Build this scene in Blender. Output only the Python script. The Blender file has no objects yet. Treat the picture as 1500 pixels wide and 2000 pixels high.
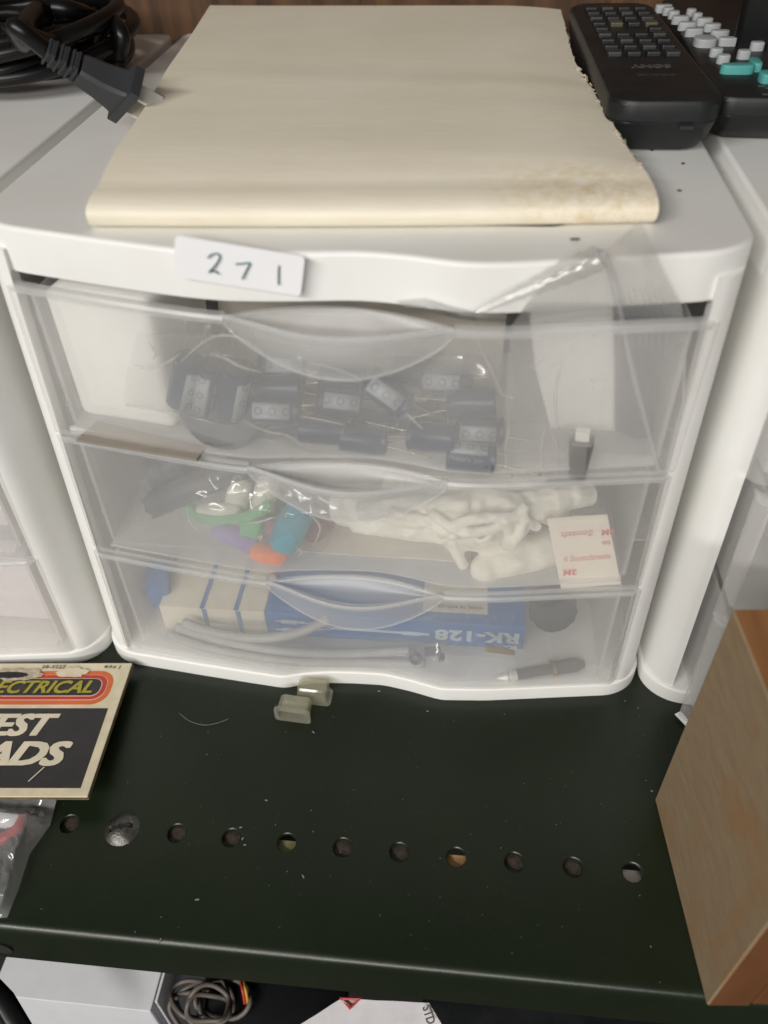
import bpy, bmesh, math, random
from mathutils import Vector, Matrix, noise, Euler
random.seed(7)
S = bpy.context.scene
COL = S.collection
PI = math.pi

# ------------------------------------------------------------------ camera
CAM = Vector((.04115, -.24759, .34311)); PITCH, YAW, ROLL, FPX = .73724, -.11544, -.02762, 1583.48
FW = Vector((math.sin(YAW)*math.cos(PITCH), math.cos(YAW)*math.cos(PITCH), -math.sin(PITCH)))
RT = FW.cross(Vector((0, 0, 1))).normalized(); UP = RT.cross(FW)
R2 = RT*math.cos(ROLL) + UP*math.sin(ROLL); U2 = -RT*math.sin(ROLL) + UP*math.cos(ROLL)
cd = bpy.data.cameras.new('camera'); co = bpy.data.objects.new('camera', cd); COL.objects.link(co)
m = Matrix.Identity(4)
for i in range(3):
    m[i][0] = R2[i]; m[i][1] = U2[i]; m[i][2] = -FW[i]; m[i][3] = CAM[i]
co.matrix_world = m
cd.sensor_fit = 'VERTICAL'; cd.sensor_height = 24; cd.lens = FPX/2000*24
cd.clip_start = .01; cd.clip_end = 50
cd.dof.use_dof = True; cd.dof.focus_distance = .37; cd.dof.aperture_fstop = 4.4
S.camera = co

# ------------------------------------------------------------------ world, lamps, exposure
w = bpy.data.worlds.new('World'); S.world = w; w.use_nodes = True
w.node_tree.nodes['Background'].inputs[0].default_value = (.93, .97, 1, 1)
w.node_tree.nodes['Background'].inputs[1].default_value = .075

def lamp(name, loc, target, sx, sy, power, col):
    l = bpy.data.lights.new(name, 'AREA'); l.shape = 'RECTANGLE'; l.size = sx; l.size_y = sy
    l.energy = power; l.color = col
    o = bpy.data.objects.new(name, l); COL.objects.link(o); o.location = loc
    o.rotation_euler = (Vector(target)-Vector(loc)).to_track_quat('-Z', 'Y').to_euler()
    return o
lamp('ceiling_lamp', (-.95, -1.45, 1.30), (0, 0, .15), 1.2, .18, 29, (1, .965, .91))
lamp('ceiling_lamp', (-.05, -2.1, 1.05), (0, 0, .1), 1.2, .18, 26.5, (1, .97, .93))
S.view_settings.view_transform = 'Standard'; S.view_settings.look = 'None'
S.view_settings.exposure = 0; S.view_settings.gamma = 1
S.render.engine = 'CYCLES'
S.cycles.use_denoising = True
S.cycles.max_bounces = 14; S.cycles.transparent_max_bounces = 40
S.cycles.transmission_bounces = 12; S.cycles.diffuse_bounces = 8
S.cycles.sample_clamp_indirect = 6

# ------------------------------------------------------------------ placement helpers (metres)
def ray(px, py): return FW + R2*((px-750)/FPX) - U2*((py-1000)/FPX)
def az(px, py, z): d = ray(px, py); return CAM + d*((z-CAM.z)/d.z)
def ay(px, py, y): d = ray(px, py); return CAM + d*((y-CAM.y)/d.y)

# ------------------------------------------------------------------ materials
MATS = {}
def nt(name):
    mt = bpy.data.materials.new(name); mt.use_nodes = True
    t = mt.node_tree; t.nodes.clear(); MATS[name] = mt
    out = t.nodes.new('ShaderNodeOutputMaterial')
    return mt, t, out
def N(t, k, **kw):
    n = t.nodes.new(k)
    for a, v in kw.items(): setattr(n, a, v)
    return n
def link(t, a, b): t.links.new(a, b)
def noise_node(t, scale, detail=4, rough=.6, coord='Object', stretch=None):
    tc = N(t, 'ShaderNodeTexCoord'); n = N(t, 'ShaderNodeTexNoise')
    n.inputs['Scale'].default_value = scale; n.inputs['Detail'].default_value = detail; n.inputs['Roughness'].default_value = rough
    src = tc.outputs[coord]
    if stretch:
        mp = N(t, 'ShaderNodeMapping'); mp.inputs['Scale'].default_value = stretch; link(t, src, mp.inputs[0]); src = mp.outputs[0]
    link(t, src, n.inputs['Vector'])
    return n
def pbr(name, col, rough=.5, metal=0, var=.12, vscale=60, bump=.0, bscale=300, stretch=None, spec=.5, coat=0, col2=None, lo=.35, hi=.65, sss=0, sheen=0):
    mt, t, out = nt(name)
    b = N(t, 'ShaderNodeBsdfPrincipled'); link(t, b.outputs[0], out.inputs[0])
    b.inputs['Roughness'].default_value = rough; b.inputs['Metallic'].default_value = metal
    b.inputs['Specular IOR Level'].default_value = spec; b.inputs['Coat Weight'].default_value = coat
    if sheen: b.inputs['Sheen Weight'].default_value = sheen
    if sss:
        b.inputs['Subsurface Weight'].default_value = sss; b.inputs['Subsurface Radius'].default_value = (.004, .004, .004)
        b.inputs['Subsurface Scale'].default_value = 1
    n = noise_node(t, vscale, stretch=stretch)
    r = N(t, 'ShaderNodeValToRGB'); link(t, n.outputs[0], r.inputs[0])
    c2 = col2 or tuple(max(0, c*(1-var)) for c in col)
    r.color_ramp.elements[0].position = lo; r.color_ramp.elements[1].position = hi
    r.color_ramp.elements[0].color = (*c2, 1); r.color_ramp.elements[1].color = (*col, 1)
    link(t, r.outputs[0], b.inputs['Base Color'])
    if bump:
        n2 = noise_node(t, bscale, stretch=stretch); bp = N(t, 'ShaderNodeBump'); bp.inputs['Strength'].default_value = bump
        bp.inputs['Distance'].default_value = .001
        link(t, n2.outputs[0], bp.inputs['Height']); link(t, bp.outputs[0], b.inputs['Normal'])
    return mt

pbr('white_plastic', (.82, .82, .80), .38, col2=(.775, .765, .73), lo=.28, hi=.62, vscale=16, bump=.03, bscale=700)
pbr('white_plastic_worn', (.80, .80, .78), .45, var=.06, vscale=12, bump=.03, bscale=700)
pbr('black_plastic', (.010, .0105, .012), .35, bump=.03, bscale=1500)
pbr('plug_plastic', (.03, .032, .036), .5, bump=.05, bscale=2000)
pbr('cord_rubber', (.004, .004, .0045), .36, bump=.04, bscale=400, spec=.35)
pbr('remote_plastic', (.016, .017, .018), .42, col2=(.007, .008, .009), vscale=45, bump=.03, bscale=1200, spec=.32)
pbr('button_grey', (.030, .033, .033), .5)
pbr('button_dark', (.012, .013, .016), .5)
pbr('button_olive', (.075, .066, .042), .5)
pbr('button_white', (.38, .40, .41), .5)
pbr('button_teal', (.08, .36, .34), .5)
pbr('print_grey', (.07, .07, .066), .5)
pbr('nickel', (.88, .86, .80), .35, .35, bump=.03, bscale=800)
pbr('brass', (.55, .36, .16), .3, 1)
pbr('lead_wire', (.72, .66, .56), .25, 1)
pbr('card_beige', (.62, .57, .50), .85)
pbr('cream_paper', (.76, .70, .55), .8)
pbr('card_cream', (.72, .64, .46), .7, var=.15, vscale=120)
pbr('card_black', (.028, .026, .027), .45, var=.25, vscale=90)
pbr('card_board', (.20, .14, .075), .9, var=.4, vscale=300)
pbr('ink_orange', (.68, .15, .045), .5)
pbr('ink_red', (.52, .045, .03), .5)
pbr('ink_olive', (.38, .33, .035), .5)
pbr('ink_cream', (.74, .67, .51), .5)
pbr('ink_grey', (.16, .15, .13), .6)
pbr('ink_green', (.01, .10, .10), .5)
pbr('torn_paper', (.60, .52, .40), .95, var=.4, vscale=400, bump=.6, bscale=700)
pbr('sticker_paper', (.86, .86, .88), .55, var=.02)
pbr('cap_sleeve', (.002, .021, .068), .28, var=.2)
pbr('cap_stripe', (.34, .37, .40), .4)
pbr('cap_top', (.05, .06, .07), .5)
pbr('carton_white', (.84, .83, .80), .7, var=.03)
pbr('tan_card', (.27, .235, .20), .8)
pbr('grey_rubber', (.10, .105, .115), .5)
pbr('navy_plastic', (.05, .065, .095), .5)
pbr('dark_pouch', (.06, .065, .085), .45)
pbr('felt_white', (.78, .75, .66), .95, bump=.6, bscale=900, sheen=.3)
pbr('felt_green', (.13, .48, .19), .95, bump=.8, bscale=900, sheen=.3)
pbr('felt_dark_green', (.015, .17, .085), .95, bump=.6, bscale=900, sheen=.3)
pbr('felt_purple', (.31, .22, .52), .95, bump=.6, bscale=900, sheen=.3)
pbr('felt_pink', (.55, .25, .32), .95, bump=.6, bscale=900, sheen=.3)
pbr('felt_teal', (.012, .29, .40), .95, bump=.6, bscale=900, sheen=.3)
pbr('felt_orange', (.85, .20, .055), .95, bump=.6, bscale=900, sheen=.3)
pbr('felt_maroon', (.26, .10, .10), .95, bump=.6, bscale=900, sheen=.3)
pbr('glove_cloth', (.82, .79, .70), .9, var=.08, bump=.4, bscale=900, sheen=.2)
pbr('ivory_plastic', (.80, .78, .70), .4)
pbr('liner_paper', (.82, .76, .66), .6, var=.04)
pbr('ink_pink', (.66, .17, .17), .6)
pbr('ink_pale_pink', (.72, .42, .37), .6)
pbr('box_blue', (.001, .125, .40), .4, var=.12)
pbr('box_cream', (.74, .68, .55), .5, var=.06)
pbr('ink_pale', (.55, .62, .68), .5)
pbr('cable_grey', (.42, .42, .41), .5)
pbr('foam_black', (.012, .02, .035), .95, bump=1, bscale=400)
pbr('jack_sleeve', (.04, .04, .042), .35)
pbr('blue_plastic', (.02, .16, .45), .5)
pbr('red_rubber', (.42, .01, .02), .35)
pbr('grey_box_card', (.70, .71, .74), .7, var=.05)
pbr('paper_white', (.66, .64, .66), .7)
pbr('dark_floor', (.02, .018, .017), .8)
pbr('cable_brown', (.13, .11, .095), .5)
pbr('wire_yellow', (.55, .33, .03), .5)
pbr('lint', (.28, .27, .24), .9)
pbr('crumb', (.06, .045, .03), .9)
pbr('pink_paper', (.80, .755, .765), .8, var=.1, vscale=30)
pbr('screw_steel', (.17, .165, .15), .36, .85, var=.45, vscale=500, bump=.3, bscale=1200)
pbr('rust_steel', (.085, .068, .05), .6, .4, var=.5, vscale=400, bump=.3, bscale=900)
pbr('olive_paint', (.20, .20, .08), .5, var=.3, vscale=300)
pbr('pale_wood', (.46, .27, .11), .6, var=.4, vscale=250)
pbr('zinc', (.42, .42, .41), .3, .9)

# stained folder paper
def folder_mat():
    mt, t, out = nt('folder_paper')
    b = N(t, 'ShaderNodeBsdfPrincipled'); link(t, b.outputs[0], out.inputs[0]); b.inputs['Roughness'].default_value = .62
    n = noise_node(t, 900, 3, .7, stretch=(.06, 1, 1)); r = N(t, 'ShaderNodeValToRGB'); link(t, n.outputs[0], r.inputs[0])
    r.color_ramp.elements[0].position = .25; r.color_ramp.elements[1].position = .75
    r.color_ramp.elements[0].color = (.79, .73, .60, 1); r.color_ramp.elements[1].color = (.865, .81, .685, 1)
    # foxing: brown specks gathered near the front right corner
    tc = N(t, 'ShaderNodeTexCoord'); vd = N(t, 'ShaderNodeVectorMath', operation='DISTANCE')
    mp = N(t, 'ShaderNodeMapping'); mp.inputs['Scale'].default_value = (.55, 1, .2); link(t, tc.outputs['Object'], mp.inputs[0])
    link(t, mp.outputs[0], vd.inputs[0]); vd.inputs[1].default_value = (.082*.55, .030, .2401*.2)
    mr = N(t, 'ShaderNodeMapRange'); mr.inputs[1].default_value = .002; mr.inputs[2].default_value = .024; mr.inputs[3].default_value = 1; mr.inputs[4].default_value = 0
    link(t, vd.outputs['Value'], mr.inputs[0])
    n2 = noise_node(t, 260, 6, .75); rr = N(t, 'ShaderNodeValToRGB'); link(t, n2.outputs[0], rr.inputs[0])
    rr.color_ramp.elements[0].position = .40; rr.color_ramp.elements[1].position = .71
    mu = N(t, 'ShaderNodeMath', operation='MULTIPLY'); link(t, mr.outputs[0], mu.inputs[0]); link(t, rr.outputs[0], mu.inputs[1])
    mx = N(t, 'ShaderNodeMixRGB'); link(t, mu.outputs[0], mx.inputs[0]); link(t, r.outputs[0], mx.inputs[1]); mx.inputs[2].default_value = (.62, .46, .24, 1)
    n3 = noise_node(t, 12, 3, .6); r3 = N(t, 'ShaderNodeValToRGB'); link(t, n3.outputs[0], r3.inputs[0])
    r3.color_ramp.elements[0].position = .3; r3.color_ramp.elements[1].position = .7
    r3.color_ramp.elements[0].color = (.93, .92, .89, 1); r3.color_ramp.elements[1].color = (1, 1, 1, 1)
    m2 = N(t, 'ShaderNodeMixRGB', blend_type='MULTIPLY'); m2.inputs[0].default_value = 1
    link(t, mx.outputs[0], m2.inputs[1]); link(t, r3.outputs[0], m2.inputs[2]); link(t, m2.outputs[0], b.inputs['Base Color'])
    bp = N(t, 'ShaderNodeBump'); bp.inputs['Strength'].default_value = .15; bp.inputs['Distance'].default_value = .0006
    link(t, n.outputs[0], bp.inputs['Height']); link(t, bp.outputs[0], b.inputs['Normal'])
folder_mat()

# painted dark green sheet steel: gloss, scuffs, dust
def shelf_mat():
    mt, t, out = nt('green_paint')
    b = N(t, 'ShaderNodeBsdfPrincipled'); link(t, b.outputs[0], out.inputs[0])
    n = noise_node(t, 9, 6, .65); r = N(t, 'ShaderNodeValToRGB'); link(t, n.outputs[0], r.inputs[0])
    r.color_ramp.elements[0].position = .3; r.color_ramp.elements[1].position = .72
    r.color_ramp.elements[0].color = (.0066, .0116, .0046, 1); r.color_ramp.elements[1].color = (.0130, .0190, .0092, 1)
    n4 = noise_node(t, 700, 2, .5); r4 = N(t, 'ShaderNodeValToRGB'); link(t, n4.outputs[0], r4.inputs[0])
    r4.color_ramp.elements[0].position = .72; r4.color_ramp.elements[1].position = .80
    mx = N(t, 'ShaderNodeMixRGB'); link(t, r4.outputs[0], mx.inputs[0]); link(t, r.outputs[0], mx.inputs[1]); mx.inputs[2].default_value = (.05, .055, .045, 1)
    link(t, mx.outputs[0], b.inputs['Base Color'])
    n2 = noise_node(t, 25, 6, .7); mr = N(t, 'ShaderNodeMapRange'); mr.inputs[3].default_value = .22; mr.inputs[4].default_value = .42
    link(t, n2.outputs[0], mr.inputs[0]); link(t, mr.outputs[0], b.inputs['Roughness'])
    n3 = noise_node(t, 260, 3, .6); bp = N(t, 'ShaderNodeBump'); bp.inputs['Strength'].default_value = .12; bp.inputs['Distance'].default_value = .0005
    link(t, n3.outputs[0], bp.inputs['Height']); link(t, bp.outputs[0], b.inputs['Normal'])
    b.inputs['Specular IOR Level'].default_value = .42
shelf_mat()

def wood_mat(name, c1, c2, sc, stretch, rough=.55, spots=None):
    mt, t, out = nt(name)
    b = N(t, 'ShaderNodeBsdfPrincipled'); link(t, b.outputs[0], out.inputs[0]); b.inputs['Roughness'].default_value = rough
    n = noise_node(t, sc, 8, .65, stretch=stretch); r = N(t, 'ShaderNodeValToRGB'); link(t, n.outputs[0], r.inputs[0])
    r.color_ramp.elements[0].position = .33; r.color_ramp.elements[1].position = .68
    r.color_ramp.elements[0].color = (*c1, 1); r.color_ramp.elements[1].color = (*c2, 1)
    col = r.outputs[0]
    if spots:
        n2 = noise_node(t, 34, 3, .5, stretch=(1, 1, .55)); r2 = N(t, 'ShaderNodeValToRGB'); link(t, n2.outputs[0], r2.inputs[0])
        r2.color_ramp.elements[0].position = .55; r2.color_ramp.elements[1].position = .75
        mx = N(t, 'ShaderNodeMixRGB'); link(t, r2.outputs[0], mx.inputs[0]); link(t, col, mx.inputs[1]); mx.inputs[2].default_value = (*spots, 1); col = mx.outputs[0]
    link(t, col, b.inputs['Base Color'])
    bp = N(t, 'ShaderNodeBump'); bp.inputs['Strength'].default_value = .2; bp.inputs['Distance'].default_value = .0006
    link(t, n.outputs[0], bp.inputs['Height']); link(t, bp.outputs[0], b.inputs['Normal'])
wood_mat('panel_wood', (.030, .014, .006), (.125, .058, .022), 90, (1, 1, .06), .75)
wood_mat('block_sawn', (.235, .165, .092), (.29, .212, .125), 300, (1, .25, 1), .85, (.28, .15, .06))
wood_mat('block_orange', (.20, .080, .022), (.29, .128, .042), 120, (1, .08, .3), .5)
wood_mat('block_front_shaded', (.125, .048, .016), (.18, .072, .026), 120, (.3, 1, .08), .55)  # front face colour darkened to stand in for a shadow falling on it

# frosted polypropylene and clear film
def film(name, clear, milk, col, gloss_rough, gloss=1.0, blur=0., bump=0, bscale=60, ridged=False):
    mt, t, out = nt(name)
    tr = N(t, 'ShaderNodeBsdfTransparent'); tr.inputs[0].default_value = (*clear, 1)
    di = N(t, 'ShaderNodeBsdfDiffuse'); di.inputs[0].default_value = (*col, 1)
    tl = N(t, 'ShaderNodeBsdfTranslucent'); tl.inputs[0].default_value = (*col, 1)
    mk = N(t, 'ShaderNodeMixShader'); mk.inputs[0].default_value = .42; link(t, di.outputs[0], mk.inputs[1]); link(t, tl.outputs[0], mk.inputs[2])
    base = tr.outputs[0]
    if blur:
        rf = N(t, 'ShaderNodeBsdfRefraction'); rf.inputs['Roughness'].default_value = .15; rf.inputs['IOR'].default_value = 1.15; rf.inputs[0].default_value = (*clear, 1)
        mb = N(t, 'ShaderNodeMixShader'); mb.inputs[0].default_value = blur; link(t, base, mb.inputs[1]); link(t, rf.outputs[0], mb.inputs[2]); base = mb.outputs[0]
    m1 = N(t, 'ShaderNodeMixShader'); link(t, base, m1.inputs[1]); link(t, mk.outputs[0], m1.inputs[2])
    nz = noise_node(t, 14, 4, .6); mr = N(t, 'ShaderNodeMapRange'); mr.inputs[1].default_value = .3; mr.inputs[2].default_value = .7
    mr.inputs[3].default_value = milk*.85; mr.inputs[4].default_value = milk*1.15
    link(t, nz.outputs[0], mr.inputs[0]); link(t, mr.outputs[0], m1.inputs[0])
    gl = N(t, 'ShaderNodeBsdfGlossy'); gl.inputs['Roughness'].default_value = gloss_rough
    fr = N(t, 'ShaderNodeLayerWeight'); fr.inputs[0].default_value = .5
    pw_ = N(t, 'ShaderNodeMath', operation='POWER'); pw_.inputs[1].default_value = 4; link(t, fr.outputs['Facing'], pw_.inputs[0])
    ml = N(t, 'ShaderNodeMath', operation='MULTIPLY_ADD'); ml.inputs[1].default_value = .55*gloss; ml.inputs[2].default_value = .04*gloss; link(t, pw_.outputs[0], ml.inputs[0])
    m2 = N(t, 'ShaderNodeMixShader'); link(t, ml.outputs[0], m2.inputs[0]); link(t, m1.outputs[0], m2.inputs[1]); link(t, gl.outputs[0], m2.inputs[2])
    if bump:
        n2 = noise_node(t, bscale, 3, .5); bp = N(t, 'ShaderNodeBump'); bp.inputs['Strength'].default_value = bump; bp.inputs['Distance'].default_value = .002
        if ridged: n2.noise_type = 'RIDGED_MULTIFRACTAL'; n2.normalize = True
        link(t, n2.outputs[0], bp.inputs['Height'])
        for s in (gl, di): link(t, bp.outputs[0], s.inputs['Normal'])
    link(t, m2.outputs[0], out.inputs[0])
film('frosted', (.995, .995, .993), .192, (.975, .962, .94), .30, .6, blur=.10)
film('frosted_edge', (.985, .988, .99), .30, (.95, .95, .945), .24, .7)
film('frosted_body_lightened', (.99, .99, .99), .42, (.94, .935, .925), .4, .3)  # milkier than the front panel, standing in for light inside the drawers
film('bag_back_brightened', (.98, .98, .97), .42, (.88, .86, .82), .2, .6, bump=.4, bscale=50)  # extra milk in the film paints brightness behind the capacitors
film('frosted_rim', (.985, .988, .99), .20, (.95, .945, .935), .30, .40)
film('bag_film', (.99, .99, .985), .02, (.88, .86, .82), .06, 2.2, bump=.8, bscale=38, ridged=True)
film('bag_hazy', (.985, .985, .98), .27, (.95, .945, .94), .10, 2.0, bump=.6, bscale=38, ridged=True)
film('bag_zip', (.97, .97, .97), .30, (.85, .85, .86), .2, 1)
film('clear_cap', (.94, .935, .87), .20, (.84, .82, .70), .12, 1.2)

# ------------------------------------------------------------------ mesh helpers
ORG = {}
def mesh(name, geo, mat, parent=None, smooth=False, local=False, origin=None):
    vs, fs = geo
    if parent is not None and not local:
        o = ORG.get(parent.name, Vector((0, 0, 0)))
        vs = [Vector(v)-o for v in vs]
    elif origin is not None:
        vs = [Vector(v)-Vector(origin) for v in vs]
    me = bpy.data.meshes.new(name); me.from_pydata([tuple(v) for v in vs], [], fs); me.update()
    if smooth:
        me.polygons.foreach_set('use_smooth', [True]*len(me.polygons))
        if smooth != True: me.set_sharp_from_angle(angle=math.radians(smooth))
    me.materials.append(MATS[mat])
    o = bpy.data.objects.new(name, me); COL.objects.link(o)
    if parent is not None:
        o.parent = parent; ORG[o.name] = ORG.get(parent.name, Vector((0, 0, 0)))
    elif origin is not None:
        o.location = origin
    return o
def tag(o, label, cat=None, group=None, kind=None):
    if label: o['label'] = label
    if cat: o['category'] = cat
    if group: o['group'] = group
    if kind: o['kind'] = kind
    return o
def thing(name, label, cat, loc=(0, 0, 0), group=None, rot=None):
    o = bpy.data.objects.new(name, None); COL.objects.link(o); o.location = loc; o.empty_display_size = .01
    if rot is not None: o.rotation_euler = rot
    ORG[o.name] = Vector(loc)
    return tag(o, label, cat, group)
def join(gs):
    V, F = [], []
    for v, f in gs:
        n = len(V); V += [Vector(p) for p in v]; F += [tuple(i+n for i in q) for q in f]
    return V, F
def xf(geo, M): return [M @ Vector(v) for v in geo[0]], geo[1]
def trs(loc, rot=(0, 0, 0)): return Matrix.Translation(Vector(loc)) @ Euler(rot).to_matrix().to_4x4()
def bm_geo(bm):
    bm.verts.ensure_lookup_table(); bm.verts.index_update()
    g = [v.co.copy() for v in bm.verts], [tuple(v.index for v in f.verts) for f in bm.faces]
    bm.free(); return g
def box(x0, x1, y0, y1, z0, z1, bev=0, seg=2):
    bm = bmesh.new(); bmesh.ops.create_cube(bm, size=1)
    for v in bm.verts: v.co = Vector(((x0+x1)/2+v.co.x*(x1-x0), (y0+y1)/2+v.co.y*(y1-y0), (z0+z1)/2+v.co.z*(z1-z0)))
    if bev: bmesh.ops.bevel(bm, geom=list(bm.edges), offset=bev, segments=seg, profile=.5, affect='EDGES')
    return bm_geo(bm)
def cbox(c, s, rot=(0, 0, 0), bev=0, seg=2):
    return xf(box(-s[0]/2, s[0]/2, -s[1]/2, s[1]/2, -s[2]/2, s[2]/2, bev, seg), trs(c, rot))
def smooth_path(P, n=8, closed=False):
    P = [Vector(p) for p in P]; out = []; L = len(P)
    rng = L if closed else L-1
    for i in range(rng):
        if closed: a, b, c, d = P[i-1], P[i], P[(i+1) % L], P[(i+2) % L]
        else: a, b, c, d = P[max(i-1, 0)], P[i], P[i+1], P[min(i+2, L-1)]
        for k in range(n):
            t = k/n
            out.append(.5*((2*b)+(c-a)*t+(2*a-5*b+4*c-d)*t*t+(3*b-a-3*c+d)*t**3))
    if not closed: out.append(P[-1])
    return out
def tube(P, r, n=8, closed=False, flat=1):
    P = [Vector(p) for p in P]; L = len(P); V, F = [], []
    up = Vector((0, 0, 1)); T0 = (P[1]-P[0]).normalized()
    if abs(T0.dot(up)) > .95: up = Vector((1, 0, 0))
    nrm = (up-T0*up.dot(T0)).normalized()
    for i, p in enumerate(P):
        if closed: T = (P[(i+1) % L]-P[i-1]).normalized()
        else: T = (P[min(i+1, L-1)]-P[max(i-1, 0)]).normalized()
        nrm = (nrm-T*nrm.dot(T)).normalized(); b = T.cross(nrm)
        rr = r[i] if isinstance(r, (list, tuple)) else r
        for k in range(n):
            a = 2*PI*k/n; V.append(p+nrm*math.cos(a)*rr*flat+b*math.sin(a)*rr)
    for i in range(L if closed else L-1):
        j = (i+1) % L
        for k in range(n): F.append((i*n+k, i*n+(k+1) % n, j*n+(k+1) % n, j*n+k))
    if not closed:
        F.append(tuple(range(n-1, -1, -1))); F.append(tuple((L-1)*n+k for k in range(n)))
    return V, F
def lathe(prof, n=24):
    V, F = [], []
    for r, z in prof:
        for k in range(n): V.append(Vector((r*math.cos(2*PI*k/n), r*math.sin(2*PI*k/n), z)))
    for i in range(len(prof)-1):
        for k in range(n): F.append((i*n+k, i*n+(k+1) % n, (i+1)*n+(k+1) % n, (i+1)*n+k))
    F.append(tuple(range(n-1, -1, -1))); F.append(tuple((len(prof)-1)*n+k for k in range(n)))
    return V, F
def grid(fn, nu, nv, thick=0, closed_u=False):
    """sheet from fn(u,v) in 0..1; thick>0 gives a closed solid"""
    V = [Vector(fn(i/nu, j/nv)) for j in range(nv+1) for i in range(nu+1)]
    idx = lambda i, j: j*(nu+1)+i
    F = [(idx(i, j), idx(i+1, j), idx(i+1, j+1), idx(i, j+1)) for j in range(nv) for i in range(nu)]
    if not thick: return V, F
    nr = [Vector() for _ in V]
    for f in F:
        c = (V[f[1]]-V[f[0]]).cross(V[f[3]]-V[f[0]])
        for i in f: nr[i] += c
    n0 = len(V); V2 = V+[v-nr[i].normalized()*thick for i, v in enumerate(V)]
    F2 = F+[tuple(n0+i for i in reversed(f)) for f in F]
    bd = [idx(i, 0) for i in range(nu)]+[idx(nu, j) for j in range(nv)]+[idx(i, nv) for i in range(nu, 0, -1)]+[idx(0, j) for j in range(nv, 0, -1)]
    for a, b in zip(bd, bd[1:]+bd[:1]): F2.append((b, a, a+n0, b+n0))
    return V2, F2
def quad_sheet(A, B, C, D, nu, nv, amp=0, sc=30, seed=0, thick=0, bow=None):
    """A,B = top left/right, D,C = bottom left/right"""
    A, B, C, D = map(Vector, (A, B, C, D)); nn = (B-A).cross(D-A).normalized()
    def f(u, v):
        p = (A*(1-u)+B*u)*(1-v)+(D*(1-u)+C*u)*v
        if amp: p = p+nn*amp*(noise.noise(p*sc+Vector((seed, 0, 0)))+.5*noise.noise(p*sc*2.7+Vector((0, seed, 0)))+.35*abs(noise.noise(p*sc*5+Vector((0, 0, seed)))))
        if bow: p = p+nn*bow(u, v)
        return p
    return grid(f, nu, nv, thick)
def poly_extrude(pts, z0, z1, bev=0):
    """pts: plan outline (x,y) counter-clockwise; rounded top edge"""
    n = len(pts); P = [Vector((p[0], p[1], 0)) for p in pts]
    nr = []
    for i in range(n):
        t = (P[(i+1) % n]-P[i-1]); nr.append(Vector((t.y, -t.x, 0)).normalized())
    rings = [(0, z0)]
    if bev:
        rings.append((0, z1-bev))
        for k in range(1, 5): a = k/4*PI/2; rings.append((bev*(1-math.cos(a)), z1-bev+bev*math.sin(a)))
    else: rings.append((0, z1))
    V, F = [], []
    for ins, z in rings:
        for i in range(n): q = P[i]-nr[i]*ins; V.append(Vector((q.x, q.y, z)))
    for k in range(len(rings)-1):
        for i in range(n): F.append((k*n+i, k*n+(i+1) % n, (k+1)*n+(i+1) % n, (k+1)*n+i))
    F.append(tuple(range(n-1, -1, -1)))
    return V, F, [(len(rings)-1)*n+i for i in range(n)]
def text_geo(s, size, bold=0, shear=0, spacing=1, depth=.00012):
    cu = bpy.data.curves.new('t', 'FONT'); cu.body = s; cu.size = size; cu.offset = bold; cu.shear = shear
    cu.space_character = spacing; cu.extrude = depth; cu.resolution_u = 3
    cu.align_x = 'CENTER'; cu.align_y = 'CENTER'
    o = bpy.data.objects.new('t', cu); COL.objects.link(o); bpy.context.view_layer.update()
    me = bpy.data.meshes.new_from_object(o.evaluated_get(bpy.context.evaluated_depsgraph_get()))
    g = [v.co.copy() for v in me.vertices], [tuple(p.vertices) for p in me.polygons]
    bpy.data.objects.remove(o); bpy.data.curves.remove(cu); bpy.data.meshes.remove(me)
    return g
def fit_text(g, width=None, height=None):
    xs = [v.x for v in g[0]]; ys = [v.y for v in g[0]]
    cx, cy = (min(xs)+max(xs))/2, (min(ys)+max(ys))/2
    sx = width/(max(xs)-min(xs)) if width else None; sy = height/(max(ys)-min(ys)) if height else None
    sx = sx or sy; sy = sy or sx
    return [Vector(((v.x-cx)*sx, (v.y-cy)*sy, v.z)) for v in g[0]], g[1]
def frame(origin, xdir, ydir):
    x = Vector(xdir).normalized(); y = Vector(ydir); y = (y-x*y.dot(x)).normalized(); z = x.cross(y)
    M = Matrix.Identity(4)
    for i in range(3): M[i][0], M[i][1], M[i][2], M[i][3] = x[i], y[i], z[i], origin[i]
    return M
def remesh_union(gs, voxel, smooth_it=4):
    V, F = join(gs); me = bpy.data.meshes.new('u'); me.from_pydata([tuple(v) for v in V], [], F)
    o = bpy.data.objects.new('u', me); COL.objects.link(o)
    md = o.modifiers.new('r', 'REMESH'); md.mode = 'VOXEL'; md.voxel_size = voxel
    ms = o.modifiers.new('s', 'SMOOTH'); ms.iterations = smooth_it; ms.factor = .5
    bpy.context.view_layer.update()
    m2 = bpy.data.meshes.new_from_object(o.evaluated_get(bpy.context.evaluated_depsgraph_get()))
    g = [v.co.copy() for v in m2.vertices], [tuple(p.vertices) for p in m2.polygons]
    bpy.data.objects.remove(o); bpy.data.meshes.remove(me); bpy.data.meshes.remove(m2)
    return g

# ================================================================== THE SETTING
H = .2301            # cabinet top
WALL_Y = .315
wall = mesh('wall', box(-.9, .9, WALL_Y, WALL_Y+.02, -.3, .8), 'panel_wood'); tag(wall, 'dark brown wood grain panel behind the cabinets', kind='structure')
fl = mesh('floor', box(-.9, .9, -.5, WALL_Y-.002, -.232, -.222), 'dark_floor'); tag(fl, 'dark surface under the green shelf', kind='structure')

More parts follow.
